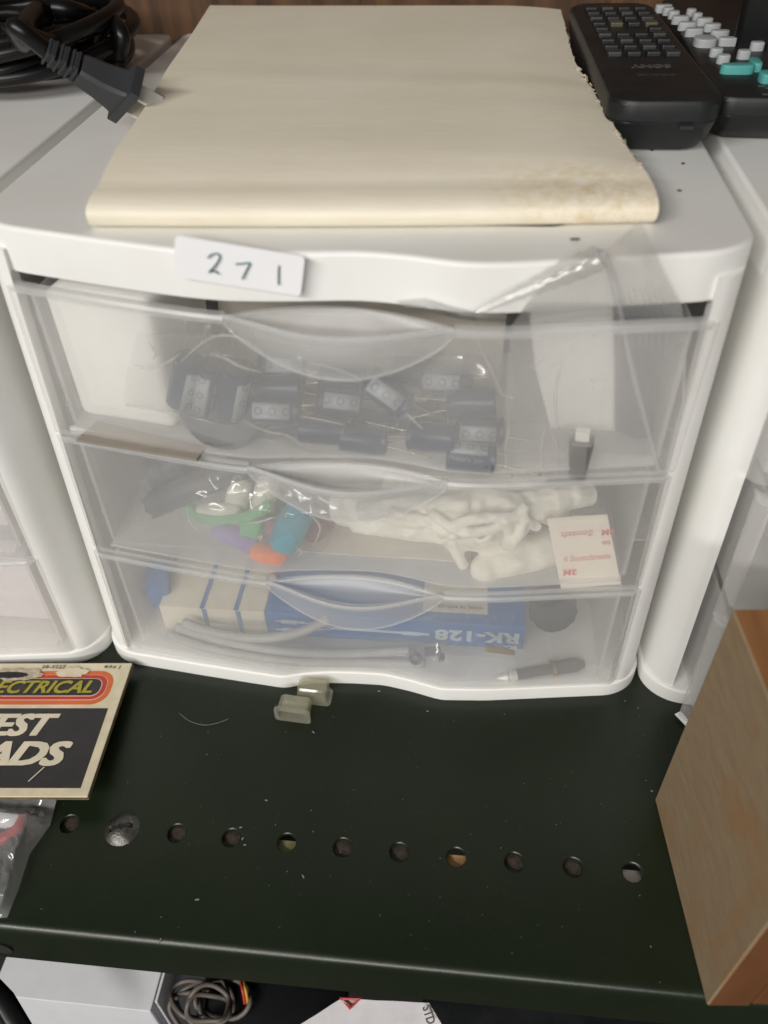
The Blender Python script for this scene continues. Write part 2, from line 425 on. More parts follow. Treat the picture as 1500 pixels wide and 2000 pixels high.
# ---- green metal shelf
SHY, PITCHH, HX0, HY, HR = -.1348, .02461, -.12248, -.0885, .0041
holes = [(HX0+i*PITCHH, HY) for i in range(-12, 23) if i != 1]
def plate(x0, x1, y0, y1, cells, cs, rad, th, z=0):
    """flat plate in x,y with round holes: cells = centres on one row, pitch cs"""
    V, F = [], []
    def add(p): V.append(Vector(p)); return len(V)-1
    yc = cells[0][1]; ya, yb = yc-cs/2, yc+cs/2
    xs = sorted(c[0] for c in cells)
    def quad(a, b, c, d): F.append((add((a, c, z)), add((b, c, z)), add((b, d, z)), add((a, d, z))))
    quad(x0, x1, y0, ya); quad(x0, x1, yb, y1)
    cur = x0
    for xc in xs:
        if xc-cs/2-cur > 1e-6: quad(cur, xc-cs/2, ya, yb)
        cur = xc+cs/2
    if x1-cur > 1e-6: quad(cur, x1, ya, yb)
    n = 40
    for xc in xs:
        o, c, d = [], [], []
        for k in range(n):
            a = 2*PI*(k+.5)/n; ca, sa = math.cos(a), math.sin(a); s = cs/2/max(abs(ca), abs(sa))
            o.append(add((xc+ca*s, yc+sa*s, z)))
            c.append(add((xc+ca*(rad+.0004), yc+sa*(rad+.0004), z))); d.append(add((xc+ca*rad, yc+sa*rad, z-.0004)))
        e = [add((V[i].x, V[i].y, z-th)) for i in d]
        for k in range(n):
            j = (k+1) % n
            F.append((o[k], o[j], c[j], c[k])); F.append((c[k], c[j], d[j], d[k])); F.append((d[k], d[j], e[j], e[k]))
        # square corners left over
        for sx, sy in ((1, 1), (-1, 1), (-1, -1), (1, -1)):
            k0 = {(1, 1): 4, (-1, 1): 14, (-1, -1): 24, (1, -1): 34}[(sx, sy)]
            F.append((o[k0], add((xc+sx*cs/2, yc+sy*cs/2, z)), o[k0+1]))
    return V, F
shelf = thing('metal_shelf', 'dark green painted metal shelf with a row of round holes', 'shelf', (0, SHY, 0))
BR = .0042
deck = plate(-.62, .62, SHY+BR, WALL_Y-.004, holes, .018, HR, .0018)
mesh('shelf_top', deck, 'green_paint', shelf)
# folded front lip (outer skin), bottom return
LIPZ = -.031
prof = [(SHY+BR, 0)]+[(SHY+BR-BR*math.sin(a), -BR+BR*math.cos(a)) for a in [PI/2*k/8 for k in range(1, 9)]]+[(SHY-.0004, -.02), (SHY, LIPZ), (SHY+.002, LIPZ-.0015), (SHY+.016, LIPZ-.0015)]
nx = 60
V = [(-.62+1.24*i/nx, y, z) for i in range(nx+1) for y, z in prof]; k = len(prof)
F = [(i*k+j, i*k+j+1, (i+1)*k+j+1, (i+1)*k+j) for i in range(nx) for j in range(k-1)]
mesh('front_lip', (V, F), 'green_paint', shelf, smooth=30)
p = ay(4, 1852, SHY-.0006)
mesh('lip_hole', xf(lathe([(.0045, 0), (.0045, .0005)], 24), Matrix.Translation(p) @ Euler((PI/2, 0, 0)).to_matrix().to_4x4()), 'dark_floor', shelf)
# what shows through the holes: bracket steel, mostly filling them
for i in range(-12, 23):
    x = HX0+i*PITCHH
    if i == 1: continue
    if i in (4, 7, 10):
        mt = {4: 'olive_paint', 7: 'pale_wood', 10: 'zinc'}[i]
        mesh('hole_backing', box(x-.008, x+.008, HY-.014, HY+.0022, -.0045, -.0030), mt, shelf)
        mesh('hole_backing', box(x-.011, x+.011, HY-.012, HY+.012, -.030, -.026), 'dark_floor', shelf)
    else:
        mesh('hole_backing', xf(lathe([(.0062, -.0010), (.0062, 0), (.0035, .0004), (.0015, .0005)], 20), Matrix.Translation((x+random.uniform(-.0005, .0005), HY-.0004, -.0028))), 'rust_steel', shelf)
# slotted round-head screw
sx, sy = HX0+PITCHH, HY-.0005
def screw():
    V, F = [], []; n, mr_ = 40, 12; R = .0076; a = math.radians(18)
    for r in range(mr_+1):
        for k in range(n):
            t = 2*PI*k/n; rr = R*r/mr_; x, y = rr*math.cos(t), rr*math.sin(t)
            z = .0034*(1-(r/mr_)**2.2)
            d = abs(-x*math.sin(a)+y*math.cos(a)); l = abs(x*math.cos(a)+y*math.sin(a))
            if d < .0007 and l < .0047: z -= .0016
            V.append((sx+x, sy+y, z))
    for r in range(mr_):
        for k in range(n): F.append((r*n+k, (r+1)*n+k, (r+1)*n+(k+1) % n, r*n+(k+1) % n))
    return V, F
sc = mesh('screw', screw(), 'screw_steel', shelf, smooth=40); tag(sc, 'worn slotted round head screw')
mesh('slot', cbox((sx, sy, .0023), (.0088, .00085, .0012), (0, 0, math.radians(18))), 'dark_floor', sc)

# ================================================================== DRAWER CABINETS
def interp(T, x):
    if x <= T[0][0]: (a, b), (c, d) = T[0], T[1]
    elif x >= T[-1][0]: (a, b), (c, d) = T[-2], T[-1]
    else:
        for (a, b), (c, d) in zip(T, T[1:]):
            if a <= x <= c: break
    return b+(d-b)*(x-a)/(c-a)
def soft(f, x, h=.006): return (f(x-h)+2*f(x)+f(x+h))/4
BASE_T = [(-.13, .0005), (-.1111, -.0015), (-.0828, -.0047), (-.0552, -.0075), (-.0395, -.0090), (-.0315, -.0062), (-.0185, -.0040), (-.0054, -.0032), (.0103, -.0030), (.0236, -.0055), (.0393, -.0096), (.0622, -.0080), (.1004, -.0028), (.1300, .0012)]
SLAB_T = [(-.1350, .0172), (-.1207, .0134), (-.0999, .0082), (-.0801, .0035), (-.0538, -.0023), (-.0390, -.0042), (-.0200, -.0034), (.0066, -.0010), (.0232, -.0032), (.0396, -.0076), (.0554, -.0069), (.0872, -.0009), (.1194, .0046), (.1350, .0070)]
def fbase(x): return soft(lambda q: interp(BASE_T, q), x, .003)
def fslab(x): return soft(lambda q: interp(SLAB_T, q), x, .006)
def ffront(x, z): t = z/H; return fbase(x)*(1-t)+fslab(x)*t
def outline(f, half, R, back, dx=0):
    X0 = half-R; pts = []
    n = 90
    for i in range(n+1): x = -X0+2*X0*i/n; pts.append((x, f(x)))
    yr = f(X0); yl = f(-X0)
    sl = (f(X0)-f(X0-.004))/.004
    for k in range(1, 11): a = k/10*PI/2; pts.append((X0+R*math.sin(a), yr+sl*R*math.sin(a)*(1-k/10)+R*(1-math.cos(a))))
    pts += [(half, back-.008), (half-.002, back-.002), (half-.008, back), (-half+.008, back), (-half+.002, back-.002), (-half, back-.008)]
    sl = (f(-X0)-f(-X0+.004))/.004
    for k in range(9, -1, -1): a = k/10*PI/2; pts.append((-X0-R*math.sin(a), yl+sl*R*math.sin(a)*(1-k/10)+R*(1-math.cos(a))))
    return pts[:-1]
BACK = .2975
def slab_geo():
    pts = outline(fslab, .1352, .020, BACK)
    V, F, top = poly_extrude(pts, .2132, H, .0016)
    # sunken tray in the top
    rr = []; x0, x1, y0, y1, R = -.0945, .0780, .0215, .27, .010
    for cx, cy, a0 in ((x1-R, y0+R, -90), (x1-R, y1-R, 0), (x0+R, y1-R, 90), (x0+R, y0+R, 180)):
        for k in range(9): a = math.radians(a0+90*k/8); rr.append((cx+R*math.cos(a), cy+R*math.sin(a)))
    n0 = len(V)
    rings = [(0, 0), (.0010, -.0004), (.0018, -.0014), (.0022, -.0045)]
    cxm, cym = (x0+x1)/2, (y0+y1)/2
    for ins, dz in rings:
        for x, y in rr:
            sxx = (abs(x-cxm)-ins)*(1 if x > cxm else -1); syy = (abs(y-cym)-ins)*(1 if y > cym else -1)
            V.append(Vector((cxm+sxx, cym+syy, H+dz)))
    m_ = len(rr)
    for k in range(len(rings)-1):
        for i in range(m_): F.append((n0+k*m_+i, n0+k*m_+(i+1) % m_, n0+(k+1)*m_+(i+1) % m_, n0+(k+1)*m_+i))
    F.append(tuple(n0+(len(rings)-1)*m_+i for i in range(m_)))
    # top annulus via triangulated fill
    bm = bmesh.new(); vs = [bm.verts.new(V[i]) for i in top]; ws = [bm.verts.new(V[n0+i]) for i in range(m_)]
    es = [bm.edges.new((vs[i], vs[(i+1) % len(vs)])) for i in range(len(vs))]+[bm.edges.new((ws[i], ws[(i+1) % m_])) for i in range(m_)]
    bmesh.ops.triangle_fill(bm, use_beauty=True, edges=es)
    for f in bm.faces:
        if f.normal.z < 0: f.normal_flip()
    return join([(V, F), bm_geo(bm)])
def post_geo(s):
    pts = [(.1366, BACK-.004), (.1366, .022)]
    for k in range(1, 9): a = k/8*PI/2; pts.append((.1366-.0121*(1-math.cos(a)), .022-.0195*math.sin(a)))
    pts += [(.1243, .0024), (.1243, .0085)]
    pts += [(.1290, .012), (.1336, .022), (.1336, BACK-.004)]
    pts = [(s*x, y) for x, y in pts]
    if s > 0: pts = pts[::-1]
    V, F, top = poly_extrude(pts, .0088, .2215)
    for v in V:
        v.x *= 1-.0168*v.z/H
        if v.y < .05: v.y += (.0105 if s < 0 else .0022)*v.z/H*max(0, min(1, (.05-v.y)/.03))
    F.append(tuple(top)); return V, F
GEO = {}
def cabinet_geo():
    GEO['top_panel'] = slab_geo()
    V, F, top = poly_extrude(outline(fbase, .1376, .018, BACK), .0002, .0092, .0013); F.append(tuple(top)); GEO['base'] = (V, F)
    GEO['side_panel_l'] = post_geo(-1); GEO['side_panel_r'] = post_geo(1)
    GEO['back_panel'] = box(-.1333, .1333, BACK-.007, BACK-.0042, .0095, .213)
    GEO['runner'] = [box(s*.1335 if s < 0 else .1225, .1335 if s > 0 else -.1225, .034, .28, z-.0016, z, 0) for s in (-1, 1) for z in (.0768, .1410)]
    lens = []
DZ = [(.1436, .2068), (.0796, .1415), (.0112, .0770)]
def drawer_geo(i):
    z0, z1 = DZ[i]; hw = .1260 if i == 0 else .1242; th = .0016
    tilt = lambda x: -.010*x if i != 1 else -.012*x
    front = [(-hw+2*hw*k/80) for k in range(81)]
    rng = 10
    def path(z, ins):
        pts = []
        for x in front:
            pts.append(((x if abs(x) < hw-ins else math.copysign(hw-ins, x)), ffront(x, z)-.0006+ins))
        return pts
    # front panel, slightly raked so its foot sits further back
    def fo(u, v):
        x = -hw+2*hw*u; z = z0+(z1-z0)*v; e = min(1, (hw-abs(x))/.004); rnd = .0026*(1-math.sqrt(max(0, 1-(1-e)**2)))
        t_ = abs((x+.001)/.0395); b_ = max(0, 1-t_*t_); k_ = max(0, (v-.70)/.30); k_ = k_*k_*(3-2*k_)
        y = ffront(x, z)-.0006+rnd+.0012*(1-v)
        if b_ > 0: y += (.0095 if i == 0 else .0055)*b_*k_
        return (x, y, z+tilt(x)-.0012*(b_ > 0)*k_)
    g_front = grid(lambda u, v: fo(1-u, v), 90, 8, -th) if False else grid(fo, 90, 8, -th)
    yb = .262; sd = hw-.0065
    sides = []
    for s in (-1, 1):
        yf = ffront(s*sd, z1)+.0040
        sides.append(box(min(s*sd, s*(sd-.0015)), max(s*sd, s*(sd-.0015)), yf, yb, z0+.001, z1-.004))
    sides.append(box(-sd+.0016, sd-.0016, yb-.0015, yb, z0+.001, z1-.004))
    sides.append(box(-sd+.0016, sd-.0016, .0085, yb-.0017, z0+.0006, z0+.0021))
    # floor apron following the front curve
    def fl_(u, v):
        x = -sd+.002+2*(sd-.002)*u; y0 = ffront(x, z0)+.0024; return (x, y0+(.0083-y0)*v, z0+.0021+tilt(x)*(1-v))
    sides.append(grid(fl_, 40, 2, .0012))
    body = (g_front, join(sides))
    # rim bead along the top of the front
    rp = []
    for x in front: rp.append((x, ffront(x, z1)-.0012, z1+tilt(x)))
    V, F = [], []; sec = [(-.0012, -.0022), (-.0016, -.0005), (-.0008, .0007), (.0012, .0009), (.0030, .0005), (.0032, -.0010)]
    # leave the pull's mouth clear of the bead
    def bead(xa, xb, n):
        V, F = [], []
        for k in range(n+1):
            x = xa+(xb-xa)*k/n; y = ffront(x, z1)-.0004; z = z1+tilt(x)
            e = min(1, (hw-abs(x))/.004); y += .0026*(1-math.sqrt(max(0, 1-(1-e)**2)))
            for a, b in sec: V.append(Vector((x, y+a, z+b+.0004)))
        m_ = len(sec)
        for k in range(n):
            for j in range(m_): F.append((k*m_+j, (k+1)*m_+j, (k+1)*m_+(j+1) % m_, k*m_+(j+1) % m_))
        F.append(tuple(range(m_))); F.append(tuple(n*m_+j for j in range(m_-1, -1, -1)))
        return V, F
    rim = [bead(-hw, -.0405, 40), bead(.0385, hw, 40)]
    # scooped pull: lens-shaped mouth, forward lip and hanging skirt
    c0 = -.001; hl = .0395
    yend = lambda s: ffront(c0+s*hl, z1)-.0014
    yl0, yr0 = yend(-1), yend(1)
    def base_y(x): return yl0+(yr0-yl0)*(x-c0+hl)/(2*hl)
    def bulge(x): t = (x-c0)/hl; return max(0, 1-t*t)
    def bb(x): t = abs((x-c0)/hl); return max(0, math.cos(PI/2*min(1, t)))**1.25
    ylip = lambda x: base_y(x)-.0115*bb(x)
    yback = lambda x: base_y(x)+(.0105 if i == 0 else .0075)*bulge(x)**1.0
    def skirt(u, v):
        x = c0-hl+2*hl*u; h = .0148*bulge(x)**.75+.0022
        yb_ = min(ylip(x)+.003*bb(x), ffront(x, z1-h)-.0012-.0105*bb(x)); a = ylip(x)
        return (x, a+(yb_-a)*v-.0004*math.sin(v*PI), z1+tilt(x)+.0010-h*v)
    def lip_top(u, v):
        x = c0-hl+2*hl*u; return (x, ylip(x)+.0006+.0030*v*(.3+.7*bulge(x)), z1+tilt(x)+.0012-.0006*v)
    def dish(u, v):
        x = c0-hl*.97+2*hl*.97*u; a, b = ylip(x)+.0022, yback(x)
        z = z1+tilt(x)-.0065*bulge(x)*(math.sin(PI*min(1, v*1.0))**.6)+.0004
        return (x, a+(b-a)*v, z)
    def back_rim(u, v):
        x = c0-hl+2*hl*u; return (x, yback(x)-.0004+.0022*v, z1+tilt(x)+.0012-.0010*(2*v-1)**2)
    handle = join([grid(skirt, 48, 5, -.0014), grid(lip_top, 48, 2, .0012), grid(dish, 48, 8, .0012), grid(back_rim, 48, 3, .0022)])
    us = [k/40 for k in range(41)]
    edges = [tube([Vector(skirt(u, 1)) for u in us], .00045, 6), tube([Vector(lip_top(u, .1)) for u in us], .0006, 6)]
    return body, rim, handle, edges
cabinet_geo()
DG = [drawer_geo(i) for i in range(3)]
def cabinet(loc, label, pull=(0, 0, 0), which=(0, 1, 2), group='drawer cabinets side by side on the shelf'):
    c = thing('drawer_cabinet', label, 'drawer cabinet', loc, group)
    mk = lambda n, g, mt, par=c, sm=False: mesh(n, g, mt, par, smooth=sm, local=True)
    mk('top_panel', GEO['top_panel'], 'white_plastic', sm=40)
    mk('base', GEO['base'], 'white_plastic', sm=40)
    mk('side_panel', GEO['side_panel_l'], 'white_plastic', sm=40); mk('side_panel', GEO['side_panel_r'], 'white_plastic', sm=40)
    mk('back_panel', GEO['back_panel'], 'white_plastic_worn')
    for g in GEO['runner']: mk('drawer_runner', g, 'white_plastic_worn')
    for i in which:
        b, r, h, eg = DG[i]
        d = mk('drawer', b[1], 'frosted_body_lightened', sm=35); d.location = (0, -pull[i], 0); mk('front_panel', b[0], 'frosted', d, 35)
        [mk('rim', q_, 'frosted_edge', d, 40) for q_ in r]; mk('handle', h, 'frosted_rim', d, 40); [mk('handle_edge', q_, 'frosted_rim', d, True) for q_ in eg]
    return c
cab = cabinet((0, 0, 0), 'white drawer cabinet with handwritten 271 sticker, in the middle')
cabinet((-.2762, -.003, 0), 'white drawer cabinet at the left edge behind the test leads card', which=(1, 2))
cabinet((.2768, -.001, 0), 'white drawer cabinet at the right edge behind the wooden block', pull=(.012, .019, .019))

# ---- sticker with handwriting, part of the middle cabinet
A, B, C_, D_ = ay(342, 459, -.0068), ay(596, 501, -.0072), ay(587, 579, -.0066), ay(338, 541, -.0060)
def rounded_quad(A, B, C, D, r=.0018, n=5):
    pts = []
    P = [A, B, C, D]
    for i in range(4):
        p = P[i]; a = (P[i-1]-p).normalized()*r; b = (P[(i+1) % 4]-p).normalized()*r
        for k in range(n+1): t = k/n; pts.append(p+a*(1-t)**2+b*t*t)
    return pts
def slab_from(pts, th):
    n = len(pts); nn = (pts[n//4]-pts[0]).cross(pts[n//2]-pts[0]).normalized()
    V = list(pts)+[p+nn*th for p in pts]
    return V, [tuple(range(n-1, -1, -1)), tuple(range(n, 2*n))]+[(i, (i+1) % n, n+(i+1) % n, n+i) for i in range(n)]
stk = mesh('sticker', slab_from(rounded_quad(A, B, C_, D_), .00022), 'sticker_paper', cab); tag(stk, 'white sticker handwritten 2 7 1')
def stroke(pts, y): return tube(smooth_path([ay(px, py, y) for px, py in pts], 5), .00027, 6)
digits = [[(406, 504), (414, 497), (426, 496), (429, 504), (420, 519), (408, 532), (414, 529), (420, 530), (427, 535)],
          [(460, 516), (473, 515), (488, 514), (484, 523), (478, 535), (473, 545)],
          [(545, 519), (544, 535), (544, 556)]]
for d in digits: mesh('numeral', stroke(d, -.0073), 'ink_green', stk, smooth=True)

# ================================================================== ON TOP OF THE CABINETS
# ---- cream folder: thick folded paper sleeve with a rolled front edge and a torn right side
LE = [(188, 345), (225, 292), (268, 232), (300, 180), (330, 130), (372, 70), (410, 10)]
RE = [(1276, 335), (1245, 300), (1203, 240), (1175, 195), (1150, 152), (1122, 110), (1096, 12)]
def edge(E, t, zf):
    k = t*(len(E)-1); i = min(int(k), len(E)-2); f = k-i
    px = E[i][0]*(1-f)+E[i+1][0]*f; py = E[i][1]*(1-f)+E[i+1][1]*f
    return az(px, py, zf)
FZ0 = H+.0128
def folder():
    nu, nv = 90, 70; V, F = [], []
    rows = []
    TOPN = 46
    for j in range(TOPN+1):          # top sheet, back to front
        t = 1-j/TOPN; z = FZ0+.0035*t**1.3-(.0030*(1-t/.32)**3 if t < .32 else 0)
        rows.append((t, z, 0))
    for j in range(1, 15):           # roll over the front
        rows.append((0, 0, j/14))
    for j in range(1, 12):           # underside, front to back
        rows.append((j/11, H+.0006+.0002*j, 2))
    for (t, z, k) in rows:
        for i in range(nu+1):
            u = i/nu
            if k == 0 or k == 2:
                a = edge(LE, t, FZ0+.0035*t**1.3); b = edge(RE, t, FZ0+.0035*t**1.3)
                jag = .0007*noise.noise(Vector((t*60, 3, 0)))+.0005*noise.noise(Vector((t*190, 9, 0)))
                if t < .16: jag *= .4
                b = b+Vector((jag, 0, 0)); p = a+(b-a)*u
                if k == 0:
                    wv = .0010*noise.noise(Vector((u*2.2, t*3.5, 1)))+.0007*noise.noise(Vector((u*1.2+4, t*9, 5)))*min(1, t*5)
                    p.z = z+.5*wv*min(1, t*8)-.0018*max(0, (u-.82)/.18)**2*min(1, t*6)
                else: p.z = z
                if t < .001 and k == 2: pass
            else:
                a = edge(LE, 0, FZ0); b = edge(RE, 0, FZ0); p = a+(b-a)*u
                an = k*PI; hh = (FZ0-.0030-H-.0006)/2; fw_ = math.sin(an)**.85 if an < PI/2 else .80+.20*math.sin(an)
                hb = hh*(1-.10*math.sin(PI*u))
                p = Vector((p.x+(.0010*math.sin(an) if u > .98 else 0), p.y-.0172*fw_*(.88+.12*math.sin(PI*u)), H+.0006+hh+math.cos(an)*hh))
            V.append(p)
    n = nu+1
    for j in range(len(rows)-1):
        for i in range(nu): F.append((j*n+i, (j+1)*n+i, (j+1)*n+i+1, j*n+i+1))
    return V, F
fd = mesh('paper_folder', folder(), 'folder_paper', smooth=50)
tag(fd, 'cream paper folder with rolled front edge and torn right side, lying on top', 'folder')
# layers of torn paper seen along the right edge
tg = []
for k in range(90):
    t = random.random()**.9*.86+.08; b = edge(RE, t, FZ0+.0035*t**1.3)
    p = b+Vector((random.uniform(-.001, .0006), 0, -random.uniform(.0008, .004)))
    tg.append(cbox(p, (random.uniform(.0004, .0014), random.uniform(.001, .003), .0004), (random.random(), random.random(), random.random()*3)))
tn = mesh('torn_edge', join(tg), 'torn_paper', fd, local=True); tn['kind'] = 'stuff'

# ---- remote controls
def remote_body(x0, x1, y0, y1, h, under, R=.010, crown=.002):
    """rounded plan, boat-shaped underside; origin on the cabinet top"""
    rings = []
    def plan(ins, yin):
        pts = []
        a0, a1, b0, b1 = x0+ins, x1-ins, y0+yin, y1-yin
        for cx, cy, s in ((a1-R, b0+R, -90), (a1-R, b1-R, 0), (a0+R, b1-R, 90), (a0+R, b0+R, 180)):
            for k in range(9): a = math.radians(s+90*k/8); pts.append((cx+R*math.cos(a), cy+R*math.sin(a)))
        return pts
    prof = [(.006, under, 0), (.003, under*.6, .0012), (.0012, under*.30, h*.28), (.0003, under*.06, h*.58), (.0003, under*.05, h*.60), (.0006, under*.05, h*.61), (0, 0, h*.64), (0, 0, h-.0022), (.0006, .0006, h-.0008), (.0020, .0020, h)]
    V, F = [], []
    for ins, yin, z in prof:
        for x, y in plan(ins, yin): V.append(Vector((x, y, H+z)))
    n = 36
    for k in range(len(prof)-1):
        for i in range(n): F.append((k*n+i, k*n+(i+1) % n, (k+1)*n+(i+1) % n, (k+1)*n+i))
    F.append(tuple(range(n-1, -1, -1))); F.append(tuple((len(prof)-1)*n+i for i in range(n)))
    return V, F
r1h = .0215
rm = thing('remote_control', 'black remote control with dark and olive buttons, lying beside the cream folder', 'remote', (.112, .17, H))
M1 = trs((.112, .17, 0), (0, 0, math.radians(1.2))) @ Matrix.Translation((-.112, -.17, 0))
mesh('body', xf(remote_body(.0906, .1335, .0875, .262, r1h, .014), M1), 'remote_plastic', rm, smooth=30)
for r in range(9):
    y = .152+r*.0112
    for c in range(4):
        x = .1000+c*.0082
        if r == 4 and c in (1, 2): continue
        mt = 'button_olive' if (r == 5 and c in (1, 3)) else ('button_dark' if (r+c) % 3 else 'button_grey')
        mesh('button', xf(cbox((x, y, H+r1h+.0008), (.0060, .0052 if r != 5 else .0066, .0024), bev=.0007), M1), mt, rm)
for s, y, wd, mt in (('SONY', .1345, .0165, 'print_grey'), ('REMOTE COMMANDER', .1215, .0150, 'button_grey')):
    g = fit_text(text_geo(s, .01, bold=.0004), width=wd)
    mesh('lettering', xf(g, M1 @ trs((.1125, y, H+r1h+.0001), (0, 0, PI))), mt, rm)
q = az(1309, 226, H+.010)
mesh('notch', cbox((.1218, .0888, H+.0118), (.0052, .0035, .0013)), 'dark_floor', rm)

r2h = .019
rm2 = thing('remote_control', 'black remote control with white and teal buttons, lying at the right edge', 'remote', (.16, .19, H))
M2 = trs((.16, .19, .0), (0, 0, math.radians(-2)), ) @ Matrix.Translation((-.16, -.19, 0))
mesh('body', xf(remote_body(.1372, .190, .1015, .288, r2h, .016, R=.008), M2), 'remote_plastic', rm2, smooth=30)
zb = H+r2h+.0016
def lozenge(px, py, wx, wy, mt, hgt=.0036):
    p = az(px, py, zb+.001); pts = []
    for k in range(16):
        a = 2*PI*k/16; ca, sa = math.cos(a), math.sin(a)
        pts.append((p.x+wx/2*math.copysign(abs(ca)**.6, ca), p.y+wy/2*math.copysign(abs(sa)**.8, sa)))
    V, F, top = poly_extrude(pts, zb-.0018, zb-.0018+hgt, .0007); F.append(tuple(top))
    mesh('button', (V, F), mt, rm2, smooth=40)
for px, py, wx in [(1297, 12, .0085), (1306, 17, .0055), (1317, 24, .0055), (1330, 34, .0085), (1343, 46, .0085), (1357, 58, .0085), (1400, 97, .0055), (1414, 110, .0055), (1351, 20, .0048), (1363, 28, .0048), (1377, 38, .0080), (1392, 49, .0080), (1407, 62, .0085), (1423, 76, .0090), (1454, 101, .0055), (1480, 85, .006)]:
    lozenge(px, py, wx, .0046, 'button_white')
lozenge(1378, 76, .0100, .0105, 'button_white'); lozenge(1441, 129, .0135, .0055, 'button_teal'); lozenge(1476, 121, .0045, .011, 'button_teal'); lozenge(1499, 145, .006, .008, 'button_teal')
for px, py in ((1487, 168), (1502, 172), (1496, 184)):
    p = az(px, py, H+r2h+.0002); mesh('lettering', cbox(p, (.0028, .0012, .0003)), 'print_grey', rm2)

# ---- black electronic device behind the remotes
dv = thing('black_device', 'black boxy device in the top right corner behind the remotes', 'device', (.225, .23, H))
MD = trs((.225, .225, H), (0, 0, math.radians(-24)))
mesh('case', xf(box(-.045, .06, -.07, .045, .0008, .048, .004, 3), MD), 'cord_rubber', dv, smooth=40)
mesh('lid', xf(box(-.0435, .0585, -.0685, .0435, .0482, .0520, .0015), MD), 'cord_rubber', dv, smooth=40)

# ---- power cord with two-prong plug
cord = thing('power_cord', 'coiled black power cord with two prong plug, lying at the top left', 'power cord', (-.19, .19, H))
path = []
cx, cy = -.200, .196
for k in range(150):
    t = k/150; a = t*2*PI*7.3
    rr = .046+.012*math.sin(a*.37+1)+.008*math.sin(k*.21)
    path.append((cx+rr*1.05*math.cos(a), cy+rr*1.05*math.sin(a)+.006*math.sin(k*.13), H+.0045+.024*t+.004*math.sin(a*1.7)+.002))
mesh('cable', tube(smooth_path(path, 3), .0036, 10), 'cord_rubber', cord, smooth=True)
lp = [az(180, 20, H+.02), az(195, 60, H+.010), az(207, 105, H+.006), az(228, 112, H+.009), az(240, 80, H+.020), az(228, 48, H+.026), az(205, 40, H+.026), az(185, 75, H+.018), az(160, 110, H+.010), az(130, 130, H+.008)]
mesh('cable', tube(smooth_path(lp, 8), .0037, 10), 'cord_rubber', cord, smooth=True)
# wound wrap round the middle and the transformer lump in the corner
mesh('cable_wrap', tube(smooth_path([az(80, 18, H+.034), az(140, 20, H+.032), az(180, 40, H+.024), az(160, 80, H+.015), az(100, 85, H+.026), az(50, 60, H+.034)], 8, True), .0042, 10, closed=True), 'cord_rubber', cord, smooth=True)
mesh('adapter', cbox((-.262, .232, H+.028), (.075, .09, .055), (0, 0, .4), .006, 3), 'black_plastic', cord, smooth=40)
# plug: axis from the strain relief to the blades
P0, P1 = az(88, 98, H+.036), az(254, 190, H+.0155)
ax = (P1-P0); L = ax.length; ax.normalize()
up = (az(293, 148, H+.028)-az(222, 232, H+.006)); MP = frame(P0, ax, up)   # x along plug, y across the wide face
def prism(secs):
    V, F = [], []
    for x, w_, t_, r_ in secs:
        for a, b in ((w_, t_-r_), (w_-r_, t_), (-w_+r_, t_), (-w_, t_-r_), (-w_, -t_+r_), (-w_+r_, -t_), (w_-r_, -t_), (w_, -t_+r_)): V.append(Vector((x, a, b)))
    for k in range(len(secs)-1):
        for i in range(8): F.append((k*8+i, k*8+(i+1) % 8, (k+1)*8+(i+1) % 8, (k+1)*8+i))
    F.append(tuple(range(7, -1, -1))); F.append(tuple((len(secs)-1)*8+i for i in range(8)))
    return V, F
b0 = L*.38
mesh('plug', xf(prism([(b0, .0050, .0045, .0012), (b0+.002, .0056, .0050, .0014), (L*.62, .0062, .0056, .0014), (L*.82, .0082, .0060, .0012), (L-.004, .0094, .0062, .0010), (L-.0038, .0128, .0070, .0010), (L, .0130, .0070, .0010)]), MP), 'plug_plastic', cord, smooth=30)
for k in range(6):
    x0_ = b0*k/6; s = 1-.03*(5-k)
    mesh('strain_relief', xf(join([box(x0_+.0002, x0_+b0/6*.62, -.0052*s, .0052*s, -.0045*s, .0045*s, .0008), box(x0_+b0/6*.6, x0_+b0/6+.0003, -.0052*s if k % 2 else -.002, .002 if k % 2 else .0052*s, -.0035*s, .0035*s)]), MP), 'plug_plastic', cord)
mesh('cable', tube(smooth_path([MP @ Vector((.001, 0, 0)), MP @ Vector((-.012, .001, -.002)), az(45, 85, H+.034), az(10, 60, H+.026), az(-40, 60, H+.02)], 8), .0034, 10), 'cord_rubber', cord, smooth=True)
for s in (-1, 1):
    mesh('prong', xf(join([box(L-.001, L+.0115, s*.0062-.0008, s*.0062+.0008, -.0036, .0036, .0004)]), MP), 'nickel', cord)

# crumbs on the cabinet top
for (px, py, ln, an) in ((1123, 467, .0030, .1), (1327, 372, .0014, -.3), (1334, 319, .0012, .4), (1226, 309, .0010, 0), (1274, 293, .0012, .5)):
    p = az(px, py, H+.0004); o = mesh('crumb', xf(box(-ln/2, ln/2, -.0003, .0003, -.0003, .0003, .0001), trs((0, 0, 0), (0, 0, an))), 'crumb', local=True); o.location = p
    tag(o, {1123: 'largest dark crumb on the white top, in front of the cream folder', 1327: 'dark speck on the white top right of the folder corner', 1334: 'tiny dark speck below the black remote, right of the folder', 1226: 'tiny dark speck beside the torn folder edge', 1274: 'tiny dark speck just below the black remote'}[px], 'crumb', 'dark crumbs on the cabinet top')

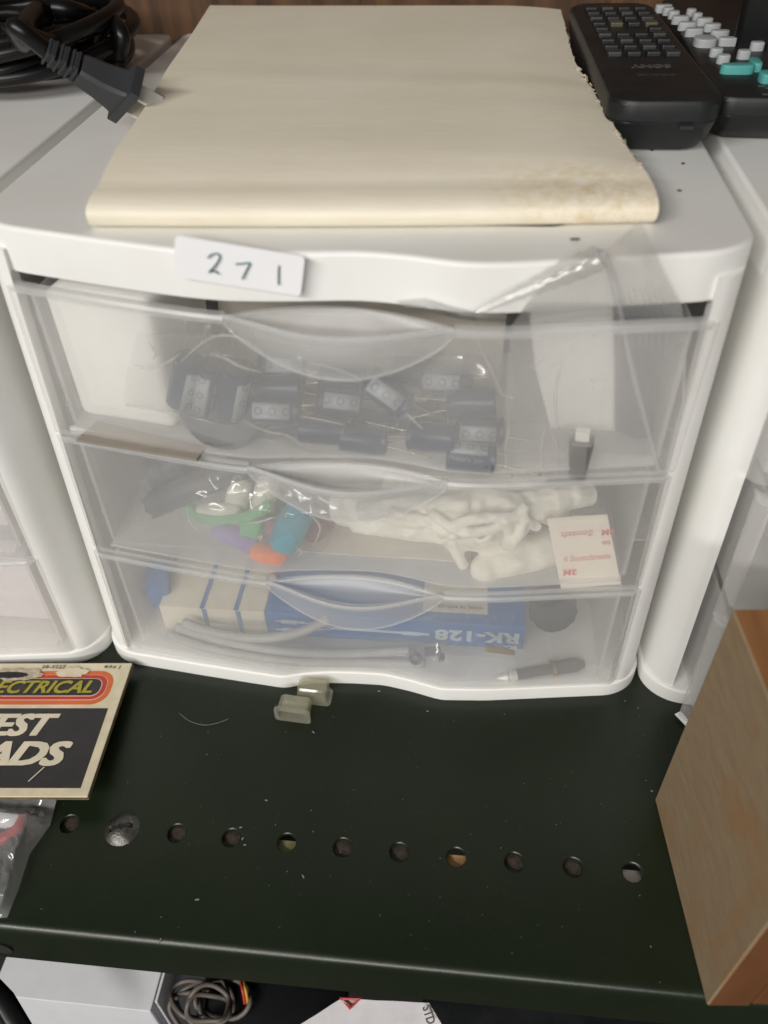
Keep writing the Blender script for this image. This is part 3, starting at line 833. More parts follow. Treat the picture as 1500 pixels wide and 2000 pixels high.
# ================================================================== INSIDE THE DRAWERS
def onfront(px, py, off):
    p = ay(px, py, 0); y = 0
    for _ in range(2): y = ffront(max(-.12, min(.12, p.x)), max(0, p.z))+off; p = ay(px, py, y)
    return p
FL1, FL2, FL3 = .1458, .0819, .0134
def front_sheet(rows, offs, nu=40, nv=30, amp=.0012, sc=70, seed=0, thick=0):
    """rows: list of px polylines (left..right), offs: depth behind the drawer front for each row"""
    def lin(L, t):
        k = t*(len(L)-1); i = min(int(k), len(L)-2); f = k-i; return L[i], L[i+1], f
    def fn(u, v):
        r0, r1, f = lin(rows, v); o0, o1, _ = lin(offs, v)
        a0, a1, g = lin(r0, u); b0, b1, g2 = lin(r1, u)
        px = (a0[0]*(1-g)+a1[0]*g)*(1-f)+(b0[0]*(1-g2)+b1[0]*g2)*f
        py = (a0[1]*(1-g)+a1[1]*g)*(1-f)+(b0[1]*(1-g2)+b1[1]*g2)*f
        o = o0*(1-f)+o1*f
        q = Vector((px*.001*6, py*.001*6, seed))
        o += amp*(noise.noise(q*sc/70)+.6*noise.noise(q*2.3)+.5*abs(noise.noise(q*4.1)))
        return onfront(px, py, o)
    return grid(fn, nu, nv, thick)

# ---- top drawer
a, b = az(158, 812, FL1+.0006), az(345, 842, FL1+.0006)
xd = (b-a).normalized(); yd = Vector((-xd.y, xd.x, 0)); Wc = (b-a).length
M = frame(a, xd, yd)
ct = mesh('white_carton', xf(box(0, Wc, 0, .045, 0, .0575, .004, 3), M), 'carton_white', smooth=40)
tag(ct, 'plain white carton standing in the left of the top drawer', 'carton')
cdp = [az(148, 858, FL1+.001), az(384, 897, FL1+.001), az(402, 872, FL1+.001), az(190, 822, FL1+.001)]
cdc = mesh('tan_card', slab_from(cdp[::-1], .0012), 'tan_card'); tag(cdc, 'thin tan card lying flat at the left of the top drawer floor', 'card')
c = az(430, 886, FL1+.0040)+Vector((0, .0035, 0))+Vector((0, .80, .6))*.0185; nrm = Vector((.06, -.6, .80)).normalized()
MDi = Matrix.Translation(c) @ nrm.to_track_quat('Z', 'Y').to_matrix().to_4x4()
dk = thing('grey_disc', 'dark grey rubber disc leaning in the top drawer below the capacitors', 'disc', tuple(c))
mesh('disc', xf(lathe([(.0175, -.0035), (.0185, -.0028), (.0185, .0028), (.0178, .0034), (.0105, .0034), (.0095, .0022)], 40), MDi), 'grey_rubber', dk, smooth=35)
mesh('hub', xf(lathe([(.0092, .0005), (.0092, .0030), (.0085, .0036)], 32), MDi), 'navy_plastic', dk, smooth=35)

CAPR, CAPL = .0057, .0172
def capacitor(pa, pb, label, turn=0, leads=((.6, .2, .018), (-.6, -.1, .016)), flip=False):
    A_ = onfront(*pa); B_ = onfront(*pb); d = (B_-A_).normalized()
    Lc = max(.0185, min(.0225, (B_-A_).length*1.03))
    o = thing('capacitor', label, 'capacitor', tuple(A_), 'dark blue capacitors in the clear bag')
    view = (CAM-A_).normalized(); x = (view-d*view.dot(d)).normalized(); Mx = frame((0, 0, 0), x, d.cross(x))
    Mr = Mx @ Matrix.Rotation(turn, 4, 'Z')
    R = CAPR
    mesh('can', xf(lathe([(R*.86, 0), (R, .0006), (R, Lc-.0028), (R*.93, Lc-.0022), (R*.93, Lc-.0017), (R, Lc-.0011), (R, Lc-.0004), (R*.9, Lc)], 28), Mx), 'cap_sleeve', o, smooth=35, local=True)
    mesh('end_seal', xf(lathe([(R*.8, Lc+.00005), (R*.8, Lc+.0003)], 20), Mx), 'cap_top', o, local=True)
    def sp(u, v): an = -.55+1.1*u; return Vector((math.cos(an)*(R+.00012), math.sin(an)*(R+.00012), .0012+(Lc-.0045)*v))
    st = mesh('stripe', xf(grid(sp, 10, 1, -.00006), Mr), 'cap_stripe', o, smooth=True, local=True)
    for k in range(3):
        zc = .0035+k*(Lc-.008)/2; pts = []
        for j in range(14):
            t = 2*PI*j/14; an = .22*math.sin(t); pts.append(Vector((math.cos(an)*(R+.0003), math.sin(an)*(R+.0003), zc+.0013*math.cos(t))))
        mesh('polarity_mark', xf(tube(pts, .00016, 5, True), Mr), 'cap_sleeve', st, local=True)
    g = fit_text(text_geo('1000uF 50V', .003), width=Lc*.62, height=.0013)
    def wrap(v): an = .95+v.y/R; return Vector((math.cos(an)*(R+.00015), math.sin(an)*(R+.00015), Lc/2-.001+v.x))
    mesh('lettering', xf(([wrap(v) for v in g[0]], g[1]), Mr), 'cap_stripe', o, local=True)
    for k, (sx_, sy_, ln) in enumerate(leads):
        x0 = (.0021 if k == 0 else -.0021); P = [Vector((0, x0, Lc)), Vector((0, x0, Lc+.002)), Vector((sy_*.004, x0+sx_*.0015, Lc+ln*.5)), Vector((sy_*.009, x0+sx_*.004, Lc+ln))]
        mesh('lead', xf(tube(smooth_path(P, 4), .00028, 6), Mx), 'lead_wire', o, smooth=True, local=True)
    return o
CAPS = [
 ((352, 786, .010), (372, 694, .010), 'capacitor standing upright at the far left of the capacitor bag', .6),
 ((400, 800, .012), (416, 708, .012), 'capacitor standing upright, second from left in the bag', -.5),
 ((448, 812, .010), (464, 722, .010), 'capacitor standing upright, third from left in the bag', .75),
 ((590, 758, .013), (500, 762, .014), 'dark capacitor lying sideways right of the standing three', 2.4),
 ((490, 799, .009), (582, 803, .009), 'capacitor lying with pale stripe forward, below the upper left lying ones', .1),
 ((598, 722, .026), (508, 716, .026), 'capacitor with pale stripe at the back, under the left end of the handle', .2),
 ((716, 744, .022), (628, 738, .022), 'dark capacitor directly below the top drawer handle', 2.2),
 ((708, 792, .016), (622, 782, .016), 'capacitor with pale stripe forward in the middle of the bag', .1),
 ((716, 738, .008), (788, 790, .008), 'tilted capacitor with lettered pale stripe below the handle', .15),
 ((826, 742, .026), (916, 748, .026), 'pale striped capacitor at the back right of the bag', .1),
 ((968, 784, .018), (886, 790, .018), 'dark capacitor at the upper right of the bag with crossing leads', 2.5),
 ((582, 836, .008), (660, 842, .008), 'dark capacitor low in the middle of the bag, left of its twin', 2.7),
 ((664, 852, .007), (750, 862, .007), 'lowest dark capacitor in the middle of the bag', 2.9),
 ((892, 858, .008), (802, 852, .008), 'lettered dark capacitor low right with long leads pointing left', 2.0),
 ((890, 838, .016), (974, 842, .016), 'striped capacitor at the right end, above the lowest one', .3),
 ((770, 722, .034), (862, 732, .034), 'capacitor half hidden at the back below the right part of the handle', 2.3),
 ((598, 778, .032), (690, 770, .032), 'capacitor half hidden behind the striped one in the middle of the bag', 2.5),
 ((772, 818, .026), (862, 806, .026), 'capacitor half hidden behind the crossing leads', 2.4),
 ((500, 836, .020), (590, 826, .020), 'capacitor half hidden below the striped one on the left', 2.6),
 ((690, 822, .024), (780, 832, .024), 'capacitor half hidden between the two low pairs', 2.4),
 ((872, 888, .006), (960, 896, .006), 'lowest capacitor at the right end of the bag', -.7),
]
for pa, pb, lb, tn_ in CAPS: capacitor(pa, pb, lb, tn_)

bagc = thing('clear_bag', 'clear plastic bag of capacitors across the top drawer', 'plastic bag', tuple(onfront(620, 860, .01)))
rowsF = [[(268, 650), (450, 655), (640, 690), (830, 700), (1000, 690)], [(250, 715), (450, 700), (640, 740), (830, 760), (1003, 770)], [(240, 780), (420, 800), (620, 840), (820, 880), (1005, 880)], [(246, 790), (430, 830), (600, 880), (800, 925), (1003, 945)]]
mesh('front_film', front_sheet(rowsF, [.006, .0035, .0030, .0045], 70, 40, .0016, seed=3), 'bag_film', bagc, smooth=True)
mesh('back_film', front_sheet(rowsF, [.010, .036, .032, .007], 50, 24, .0016, seed=8), 'bag_back_brightened', bagc, smooth=True)
mesh('seam', tube(smooth_path([onfront(x, y, .0038) for x, y in [(246, 790), (340, 808), (440, 832), (520, 858), (600, 880), (700, 902), (800, 924), (900, 936), (1003, 945)]], 5), .0007, 6), 'bag_film', bagc, smooth=True)
# sheets behind the contents; the upright one is added to lighten the dark gap
o = mesh('beige_sheet', quad_sheet((-.066, .075, .2015), (.060, .070, .2005), (.058, .048, FL1+.001), (-.066, .062, FL1+.001), 10, 8, .0012, 30, 6, .0008), 'card_beige', smooth=40); tag(o, 'added beige sheet brightening the space behind the capacitor bag in the top drawer', 'paper')
o = mesh('beige_sheet', quad_sheet((-.045, .12, FL2+.012), (.045, .12, FL2+.010), (.050, .006, FL2+.0012), (-.035, .008, FL2+.0012), 10, 8, .0008, 30, 9, .0006), 'card_beige', smooth=40); tag(o, 'beige paper sheet lying under the things in the middle drawer', 'paper')
# zip bag on its side, poking out over the drawer rim
def slabfront(px, py, off):
    p = ay(px, py, 0)
    for _ in range(2): p = ay(px, py, fslab(p.x)-off)
    return p
zrows = [[(1158, 500), (1180, 490), (1252, 428)], [(1075, 538), (1196, 540), (1293, 520)], [(1030, 592), (1208, 594), (1330, 592)], [(1000, 634), (1217, 632), (1337, 630)], [(992, 700), (1232, 710), (1338, 700)], [(985, 820), (1262, 830), (1325, 820)], [(995, 935), (1290, 930), (1318, 925)]]
zoff = [-.0085, -.0065, -.0045, .0060, .0062, .0058, .0050]
def zip_sheet(extra, seed):
    def fn(u, v):
        k = v*(len(zrows)-1); i = min(int(k), len(zrows)-2); f = k-i
        def pt(row):
            if u < .6: t = u/.6; return row[0][0]*(1-t)+row[1][0]*t, row[0][1]*(1-t)+row[1][1]*t
            t = (u-.6)/.4; return row[1][0]*(1-t)+row[2][0]*t, row[1][1]*(1-t)+row[2][1]*t
        a_, b_ = pt(zrows[i]), pt(zrows[i+1]); px = a_[0]*(1-f)+b_[0]*f; py = a_[1]*(1-f)+b_[1]*f
        o = zoff[i]*(1-f)+zoff[i+1]*f+extra*math.sin(PI*u)*max(0, min(1, (v-.35)*3))
        amp = .0012 if v > .45 else .0007
        o += amp*(noise.noise(Vector((px*.008, py*.008, seed)))+.6*abs(noise.noise(Vector((px*.022, py*.014, seed)))))
        return onfront(px, py, o)
    return grid(fn, 44, 60)
zb_ = thing('zip_bag', 'hazy zip bag poking up out of the top drawer over its right rim', 'plastic bag', tuple(onfront(1200, 900, .005)))
mesh('front_film', zip_sheet(0, 5), 'bag_hazy', zb_, smooth=True)
mesh('back_film', zip_sheet(.018, 9), 'bag_film', zb_, smooth=True)
def zpath(off):
    return smooth_path([onfront(x, y, o-off) for x, y, o in [(1176, 492, -.0085), (1196, 540, -.006), (1208, 594, -.0045), (1217, 632, .0055), (1232, 710, .0048), (1262, 830, .0045), (1288, 925, .0042)]], 6)
mesh('zip_strip', tube(zpath(.0006), .0016, 8, flat=.45), 'bag_zip', zb_, smooth=True)
for k in range(7):
    dx = 14+k*14
    P = smooth_path([onfront(x+dx*s, y, o-.0002) for x, y, o, s in [(1200, 560, -.0056, .85), (1208, 594, -.0047, .92), (1217, 632, .0055, 1), (1224, 680, .0054, .9)]], 4)
    mesh('ridge', tube(P, .00014, 5), 'bag_zip', zb_, smooth=True)
rl = mesh('rolled_film', tube(smooth_path([slabfront(x, y, .0052) for x, y in [(925, 613), (985, 585), (1050, 556), (1110, 529), (1172, 503)]], 8), [.0010+.0036*min(1, (i/33)*1.3)*(1+.10*math.sin(i*1.7)) for i in range(33)], 14, flat=.8), 'bag_film', zb_, smooth=True)
fp = front_sheet([[(772, 588), (830, 582), (880, 598), (935, 612)], [(790, 598), (840, 600), (900, 616), (985, 622)], [(850, 612), (890, 622), (930, 628), (1000, 630)]], [-.004, -.001, .004], 24, 12, .0014, seed=2)
o = mesh('film_scrap', fp, 'bag_hazy', smooth=True); tag(o, 'crumpled corner of clear film above the right end of the top handle', 'plastic film')
pw = front_sheet([[(1045, 560), (1190, 556)], [(1035, 620), (1198, 612)], [(1045, 720), (1200, 720)], [(1075, 835), (1200, 840)]], [.0040, .0085, .012, .013], 20, 24, .0022, seed=11, thick=.0004)
o = mesh('white_paper', pw, 'carton_white', smooth=True); tag(o, 'white paper slip inside the zip bag in the top drawer', 'paper')
P = [onfront(1240, 872, .026), onfront(1246, 780, .026), onfront(1252, 690, .026), onfront(1262, 606, .024)]
o = mesh('navy_case', tube(smooth_path(P, 5), [.0086]*15+[.0074], 20), 'navy_plastic', smooth=40); tag(o, 'dark blue rounded case standing at the right of the top drawer', 'case')
film('bag_fold_glint', (.98, .98, .97), .34, (.95, .93, .89), .12, 3.0)  # pale milky lines paint glints along the bag creases
for par, lines in ((zb_, [[(996, 938), (986, 885), (994, 835), (990, 790)], [(1062, 935), (1056, 880), (1066, 830)], [(1085, 930), (1088, 880), (1080, 845)], [(1040, 648), (1062, 652), (1080, 650)], [(1100, 700), (1085, 770), (1092, 840)], [(1318, 930), (1330, 830), (1337, 720), (1337, 640)]]),
                   (bagc, [[(352, 708), (392, 672), (430, 655), (478, 664), (516, 692)], [(262, 712), (290, 720), (330, 706), (352, 690)], [(410, 690), (440, 700), (470, 716), (512, 728)], [(290, 668), (304, 690), (298, 702)], [(600, 706), (660, 722), (706, 742)], [(930, 662), (948, 700), (985, 780)], [(470, 820), (520, 842), (560, 850), (600, 872)], [(880, 905), (940, 925), (1000, 930)]])):
    for ln2 in lines:
        Q = smooth_path([onfront(x, y, .0030) for x, y in ln2], 6); nq = len(Q)
        mesh('fold', tube(Q, [.00012+.00055*math.sin(PI*k/(nq-1))*(.7+.3*math.sin(k*2.1)) for k in range(nq)], 6), 'bag_fold_glint', par, smooth=True)
# small black connector
pc = thing('connector_plug', 'small black tapered connector at the bottom right of the top drawer', 'connector', tuple(onfront(1130, 925, .005)))
A_, B_ = onfront(1127, 934, .0045), onfront(1137, 858, .0045); d = (B_-A_); Lp = d.length
vw = (CAM-A_); Mc = frame(A_, d, d.cross(vw))
mesh('body', xf(prism([(0, .0028, .0025, .0006), (.002, .0032, .0030, .0006), (Lp*.97, .0046, .0036, .0008), (Lp, .0043, .0033, .0008)]), Mc), 'black_plastic', pc, smooth=30)
mesh('tip', xf(prism([(Lp, .0026, .0016, .0003), (Lp+.0042, .0026, .0016, .0003)]), Mc), 'ivory_plastic', pc)

# ---- middle drawer
def lumpy(P, r, seed=0, n=14, amp=.12):
    V, F = tube(P, r, n)
    c_ = sum(V, Vector())/len(V)
    return [v+(v-c_)*amp*noise.noise(v*260+Vector((seed, 0, 0))) for v in V], F
def felt(name, pts, r, mat, label, cat='felt piece', taper=True, seed=0):
    P = smooth_path([onfront(*p) for p in pts], 8); n = len(P)
    R = [r*(math.sqrt(max(.05, 1-((abs(i/(n-1)-.5)*2))**6)) if taper else 1) for i in range(n)]
    P = [P[0]+(P[0]-P[1])*.6]+P+[P[-1]+(P[-1]-P[-2])*.6]; R = [R[0]*.5]+R+[R[-1]*.5]
    o = mesh(name, lumpy(P, R, seed), mat, smooth=True); return tag(o, label, cat, 'soft coloured pieces in the middle drawer bag')
felt('felt_roll', [(462, 1000, .020), (470, 930, .024)], .0056, 'felt_white', 'left one of two white soft rolls in the middle drawer')
felt('felt_roll', [(512, 995, .020), (528, 930, .024)], .0054, 'felt_white', 'right one of two white soft rolls in the middle drawer', seed=3)
felt('felt_trim', [(368, 985, .015), (380, 1006, .011), (420, 1016, .009), (465, 1012, .009), (505, 1000, .011), (524, 985, .014)], .0022, 'felt_green', 'bright green fuzzy trim curving under the white rolls', taper=False)
felt('felt_roll', [(385, 1000, .014), (440, 1000, .014), (470, 1005, .014)], .0042, 'felt_white', 'white soft roll edged by the bright green trim', seed=5)
felt('felt_roll', [(470, 1025, .009), (515, 1035, .009)], .0046, 'felt_green', 'bright green soft lump between the purple and teal pieces', seed=6)
felt('felt_roll', [(518, 1000, .024), (548, 960, .026)], .0058, 'felt_dark_green', 'dark green soft piece behind the teal roll', seed=7)
felt('felt_roll', [(418, 1030, .011), (460, 1048, .009), (500, 1070, .009)], .0044, 'felt_purple', 'pale purple soft roll at the lower left of the coloured pieces', seed=8)
felt('felt_roll', [(500, 1020, .013), (545, 1040, .013)], .0042, 'felt_pink', 'dusty pink soft piece between green and teal', seed=9)
felt('felt_roll', [(548, 1072, .007), (568, 1030, .010), (592, 990, .016)], .0072, 'felt_teal', 'teal blue soft roll, the largest coloured piece', seed=10)
felt('felt_roll', [(492, 1074, .007), (525, 1082, .006), (556, 1086, .007)], .0046, 'felt_orange', 'orange soft piece, lowest of the coloured ones', seed=11)
felt('felt_roll', [(600, 1050, .022), (640, 1010, .024)], .0056, 'felt_maroon', 'dull maroon soft piece right of the teal roll', seed=12)
fb = thing('clear_bag', 'clear crinkled bag around the coloured soft pieces in the middle drawer', 'plastic bag', tuple(onfront(500, 1090, .006)))
mesh('front_film', front_sheet([[(355, 935), (500, 930), (650, 950)], [(345, 1000), (500, 1000), (660, 1010)], [(380, 1060), (500, 1085), (640, 1070)], [(440, 1085), (520, 1105), (590, 1098)]], [.012, .004, .0025, .004], 50, 40, .0024, seed=21), 'bag_film', fb, smooth=True)
for ln2 in ([(362, 990), (372, 1020), (392, 1040)], [(480, 1022), (510, 1018), (540, 1008)], [(500, 1052), (512, 1047), (506, 1058)], [(560, 1000), (556, 1012)], [(575, 1065), (590, 1078), (580, 1088)], [(600, 1000), (625, 1030), (610, 1070)]):
    Q = smooth_path([onfront(x, y, .0026) for x, y in ln2], 6); nq = len(Q)
    mesh('fold', tube(Q, [.00012+.0005*math.sin(PI*k/(nq-1)) for k in range(nq)], 6), 'bag_fold_glint', fb, smooth=True)  # milky strand painted as a glint on the film
# dark things in a bag at the left
dp = thing('dark_pouch', 'dark folded pouch in clear film at the left of the middle drawer', 'pouch', tuple(onfront(340, 1000, .012)))
mesh('fold', lumpy(smooth_path([onfront(300, 985, .012), onfront(360, 960, .014), onfront(440, 925, .022), onfront(480, 905, .028)], 6), .0062, 3), 'dark_pouch', dp, smooth=True)
mesh('fold', lumpy(smooth_path([onfront(300, 930, .026), onfront(330, 915, .028), onfront(370, 900, .03)], 6), .0085, 6), 'dark_pouch', dp, smooth=True)
mesh('film', front_sheet([[(270, 890), (380, 885), (490, 890)], [(265, 950), (380, 940), (480, 930)], [(272, 1020), (340, 1005), (420, 960)]], [.018, .007, .006], 36, 28, .0026, seed=31), 'bag_film', dp, smooth=True)
# white cotton gloves
T = lambda pts, r: tube(smooth_path([onfront(*p) for p in pts], 5), r, 12)
def ball(p, r, sx=1, sy=1, sz=1):
    bm = bmesh.new(); bmesh.ops.create_uvsphere(bm, u_segments=16, v_segments=10, radius=r); g = bm_geo(bm)
    c_ = onfront(*p); return [Vector((v.x*sx, v.y*sy, v.z*sz))+c_ for v in g[0]], g[1]
gl = remesh_union([T([(650, 985, .022), (760, 990, .020), (900, 1000, .020)], .0078), T([(690, 1015, .018), (800, 1032, .016), (900, 1042, .016)], .0055), T([(760, 965, .03), (900, 965, .03), (1060, 965, .03)], .0100),
    T([(880, 1030, .015), (960, 1020, .015), (1010, 1005, .018)], .0052), T([(960, 990, .020), (1080, 975, .020), (1150, 962, .026)], .0062), ball((720, 985, .024), .0125, 1.5, 1, .7), T([(1000, 1040, .018), (1020, 1020, .02)], .004), T([(660, 1005, .02), (740, 1012, .016), (840, 1008, .014), (930, 1016, .014)], .0050), T([(700, 1000, .012), (800, 985, .014), (920, 985, .014)], .0042), T([(850, 1044, .015), (930, 1052, .015), (990, 1040, .018)], .0040), T([(900, 975, .018), (1000, 985, .018), (1090, 1000, .02)], .0060), T([(1040, 990, .02), (1100, 1010, .02)], .0055)]+[T(q_, .0024) for q_ in ([(840, 1000, .008), (880, 1030, .006), (930, 1040, .006), (990, 1020, .007), (1030, 985, .010)], [(860, 1045, .010), (900, 1022, .006), (950, 1010, .006), (1010, 1012, .007), (1050, 1030, .010)], [(985, 1010, .006), (995, 1040, .006), (985, 1068, .008)], [(1030, 1010, .006), (1012, 1045, .006), (992, 1070, .007)], [(760, 1000, .008), (830, 1018, .007), (890, 1050, .009)])], .0009, 2)
gl = [v+Vector((0, -1, .6))*.0022*(noise.noise(v*110)+.5*noise.noise(v*260)) for v in gl[0]], gl[1]
o = mesh('cotton_glove', gl, 'glove_cloth', smooth=True); tag(o, 'crumpled white cotton glove filling the right half of the middle drawer', 'glove')
gl = remesh_union([ball((948, 1112, .012), .0072), T([(948, 1108, .012), (1010, 1098, .013), (1080, 1080, .016), (1120, 1060, .022)], .0058), T([(880, 1055, .012), (892, 1080, .012), (908, 1108, .010)], .0026), T([(872, 1050, .016), (960, 1058, .02), (1050, 1070, .02)], .0052), T([(1000, 1085, .016), (1080, 1050, .02)], .005)], .0010, 3)
gl = [v+Vector((0, -1, .6))*.0014*noise.noise(v*140) for v in gl[0]], gl[1]
o = mesh('cotton_glove', gl, 'glove_cloth', smooth=True); tag(o, 'white cotton glove with rounded fingertip, beside the red lettered liner', 'glove')
def clip(P, label, rad_):
    A_, B_ = onfront(*P[0]), onfront(*P[1]); d = B_-A_; vw = CAM-A_; Mc = frame(A_, d, d.cross(vw)); L_ = d.length
    ring = [Vector((L_*.5+L_*.42*math.copysign(abs(math.cos(t))**.6, math.cos(t)), .0036*math.copysign(abs(math.sin(t))**.7, math.sin(t)), 0)) for t in [2*PI*k/28 for k in range(28)]]
    o = mesh('plastic_clip', xf(tube(ring, rad_, 8, True), Mc), 'ivory_plastic', smooth=True); tag(o, label, 'clip', 'ivory clips on the gloves'); return o
clip(((925, 1055, .008), (968, 1008, .010)), 'ivory plastic loop clip on the gloves, the left one', .0015)
clip(((985, 1065, .008), (1030, 1012, .010)), 'thin ivory plastic loop on the gloves, right of the thicker one', .0007)
# red lettered liner square
LA, LB, LC, LD = onfront(1068, 1012, .009), onfront(1186, 1004, .009), onfront(1212, 1140, .0045), onfront(1096, 1150, .0045)
ln_ = thing('liner_square', 'cream backing paper square with pink red lettering, at the right of the middle drawer', 'backing paper', tuple(LD))
mesh('sheet', quad_sheet(LA, LB, LC, LD, 14, 14, .0004, 60, 4, .0005), 'liner_paper', ln_, smooth=40)
ML = frame((LA+LC)/2, ((LB-LA)+(LC-LD)), ((LA-LD)+(LB-LC)))
for s_, x_, y_, w_, h_, r_, mt in (('Scotch', -.0045, .0108, .0135, .0030, PI, 'ink_pale_pink'), ('3M', .0086, .0105, .0052, .0030, PI, 'ink_pink'), ('te', .0085, .0048, .0040, .0020, PI, 'ink_pale_pink'), ('4 Scotchmate', .0008, -.0022, .0205, .0030, 0, 'ink_pale_pink'), ('3M', -.0060, -.0098, .0058, .0032, PI, 'ink_pink')):
    g = fit_text(text_geo(s_, .01, bold=.0003), w_, h_); mesh('lettering', xf(g, ML @ trs((x_, y_, .0012), (0, 0, r_))), mt, ln_)

# ---- bottom drawer
bx = thing('cable_box', 'blue and cream cable box printed RK-128 upside down, in the bottom drawer', 'box', (-.01, .02, FL3))
A_, B_ = az(345, 1229, FL3+.0006), az(1021, 1269, FL3+.0006)
xd = (B_-A_).normalized(); yd = Vector((-xd.y, xd.x, 0)); Lb = (B_-A_).length; MB_ = frame(A_, xd, yd); HB = .0178; DB = .042
split = Lb*.272
mesh('carton', xf(box(split, Lb, 0, DB, 0, HB, .0007), MB_), 'box_blue', bx, smooth=40)
mesh('carton_end', xf(box(-.006, split-.0001, 0, DB, 0, HB, .0007), MB_), 'box_cream', bx, smooth=40)
for x_ in (split*.36, split*.72):
    mesh('blue_band', xf(join([box(x_-.0012, x_+.0012, -.00025, 0, .0006, HB-.0004), box(x_-.0022, x_+.0002, 0, DB, HB, HB+.00025)]), MB_), 'box_blue', bx)
g = fit_text(text_geo('RK-128', .01, bold=.0004, spacing=1.05), .0420, .0082)
MF = MB_ @ trs((Lb*.868, -.0003, HB*.48), (PI/2, 0, 0))
mesh('lettering', xf(g, MF @ trs((0, 0, 0), (0, 0, PI))), 'ink_pale', bx)
g = fit_text(text_geo('SONY', .01, bold=.0004), .0125, .0030)
mesh('lettering', xf(g, MF @ trs((.0145, -.0070, 0), (0, 0, PI))), 'ink_pale', bx)
# printed picture of the lead: two plugs joining into one cable
ln3 = lambda pts, r: xf(tube([Vector((x, -.0003, z)) for x, z in pts], r, 6), MB_)
x0 = split+.008
mesh('printed_lead', join([ln3([(x0+.012, .0118), (x0+.026, .0092), (Lb*.70, .0086)], .0003), ln3([(x0+.012, .0052), (x0+.026, .0082), (Lb*.70, .0078)], .0003)]), 'ink_pale', bx)
for z_ in (.0118, .0052): mesh('printed_plug', join([ln3([(x0-.003, z_), (x0, z_)], .0004), ln3([(x0, z_), (x0+.008, z_)], .0012), ln3([(x0+.008, z_), (x0+.012, z_)], .0007)]), 'ink_pale', bx)
mesh('printed_plug', join([ln3([(Lb*.66, .0082), (Lb*.71, .0082)], .0011), ln3([(Lb*.71, .0082), (Lb*.735, .0082)], .0006)]), 'ink_pale', bx)
lbx = mesh('box_label', xf(box(Lb*.715, Lb*.895, .0065, .026, HB+.0002, HB+.0004), MB_), 'box_cream', bx)
g = fit_text(text_geo('Fabrique au Japon', .01), .024, .0030); mesh('lettering', xf(g, MB_ @ trs((Lb*.815, .0100, HB+.0006))), 'ink_grey', lbx)
cg = thing('audio_cable', 'looped grey cable around the blue box in the bottom drawer', 'cable', tuple(onfront(600, 1300, .006)))
for pts, r in (([(292, 1095, .045), (318, 1135, .038), (365, 1160, .034), (430, 1168, .034), (490, 1155, .038), (540, 1125, .045)], .0026),
               ([(360, 1215, .010), (420, 1235, .006), (500, 1246, .005), (580, 1236, .006), (640, 1210, .010)], .0024),
               ([(330, 1240, .012), (420, 1268, .005), (560, 1290, .004), (700, 1294, .0045), (830, 1296, .008)], .0024),
               ([(345, 1225, .014), (440, 1252, .007), (560, 1272, .006), (680, 1276, .007), (800, 1270, .010)], .0024)):
    mesh('loop', tube(smooth_path([onfront(*p) for p in pts], 8), r, 10), 'cable_grey', cg, smooth=True)
bm = bmesh.new(); bmesh.ops.create_icosphere(bm, subdivisions=4, radius=.0122); g = bm_geo(bm)
c_ = az(1076, 1268, FL3)+Vector((0, .016, .0135))
g = [v*(1+.10*noise.noise(v*300))+c_ for v in g[0]], g[1]
o = mesh('foam_ball', g, 'foam_black', smooth=True); tag(o, 'dark lumpy foam ball right of the blue box in the bottom drawer', 'foam ball')
jp = thing('jack_plug', 'silver tipped audio jack plug lying at the front right of the bottom drawer', 'jack plug', tuple(onfront(966, 1326, .005)))
A_, B_ = onfront(966, 1326, .0042), onfront(1140, 1297, .0105); Mj = Matrix.Translation(A_) @ (B_-A_).to_track_quat('Z', 'Y').to_matrix().to_4x4(); Lj = (B_-A_).length
mesh('tip', xf(lathe([(.0003, 0), (.0014, .0022), (.0026, .0048), (.0030, .0060), (.0018, .0072), (.0018, .0078), (.0031, .0084), (.0031, .0110)], 20), Mj), 'nickel', jp, smooth=35)
mesh('ring', xf(lathe([(.0029, .0111), (.0029, .0118)], 20), Mj), 'black_plastic', jp)
mesh('shaft', xf(lathe([(.0031, .0119), (.0031, .0285)], 20), Mj), 'jack_sleeve', jp, smooth=35)
mesh('collar', xf(lathe([(.0046, .0286), (.0046, .0305)], 20), Mj), 'brass', jp, smooth=35)
mesh('barrel', xf(lathe([(.0040, .0306), (.0042, Lj*.9), (.0025, Lj)], 20), Mj), 'jack_sleeve', jp, smooth=35)
pb = thing('parts_bag', 'small clear bag of electronic parts below the blue box', 'plastic bag', tuple(onfront(820, 1330, .004)))
mesh('front_film', front_sheet([[(690, 1238), (800, 1252), (935, 1262)], [(700, 1270), (800, 1285), (920, 1300)], [(715, 1302), (800, 1320), (900, 1336)]], [.012, .005, .004], 30, 18, .0020, seed=44), 'bag_film', pb, smooth=True)
for (px, py, off, s, lb) in ((862, 1284, .006, (.0026, .003, .0068), 'small dark block shaped part in the parts bag'), (845, 1272, .012, (.008, .004, .006), 'dark part at the back of the parts bag')):
    o = mesh('electronic_part', cbox(onfront(px, py, off), s, (.5, 0, .2), .0004), 'cap_sleeve'); tag(o, lb, 'part', 'parts in the small bag')
c_ = onfront(812, 1286, .006); ringp = [c_+Vector((.0024*math.cos(t), .0012*math.sin(t), .0024*math.sin(t))) for t in [2*PI*k/20 for k in range(20)]]
o = mesh('electronic_part', tube(ringp, .0009, 8, True), 'cap_sleeve', smooth=True); tag(o, 'small dark ring shaped part in the parts bag', 'part', 'parts in the small bag')
for k in range(3):
    o = mesh('electronic_part', cbox(onfront(770+k*11, 1296+k*2, .006), (.0012, .001, .004), (.4, 0, .1)), 'lead_wire'); tag(o, ['leftmost', 'middle', 'rightmost'][k]+' of three tiny metal pins in the parts bag', 'part', 'parts in the small bag')
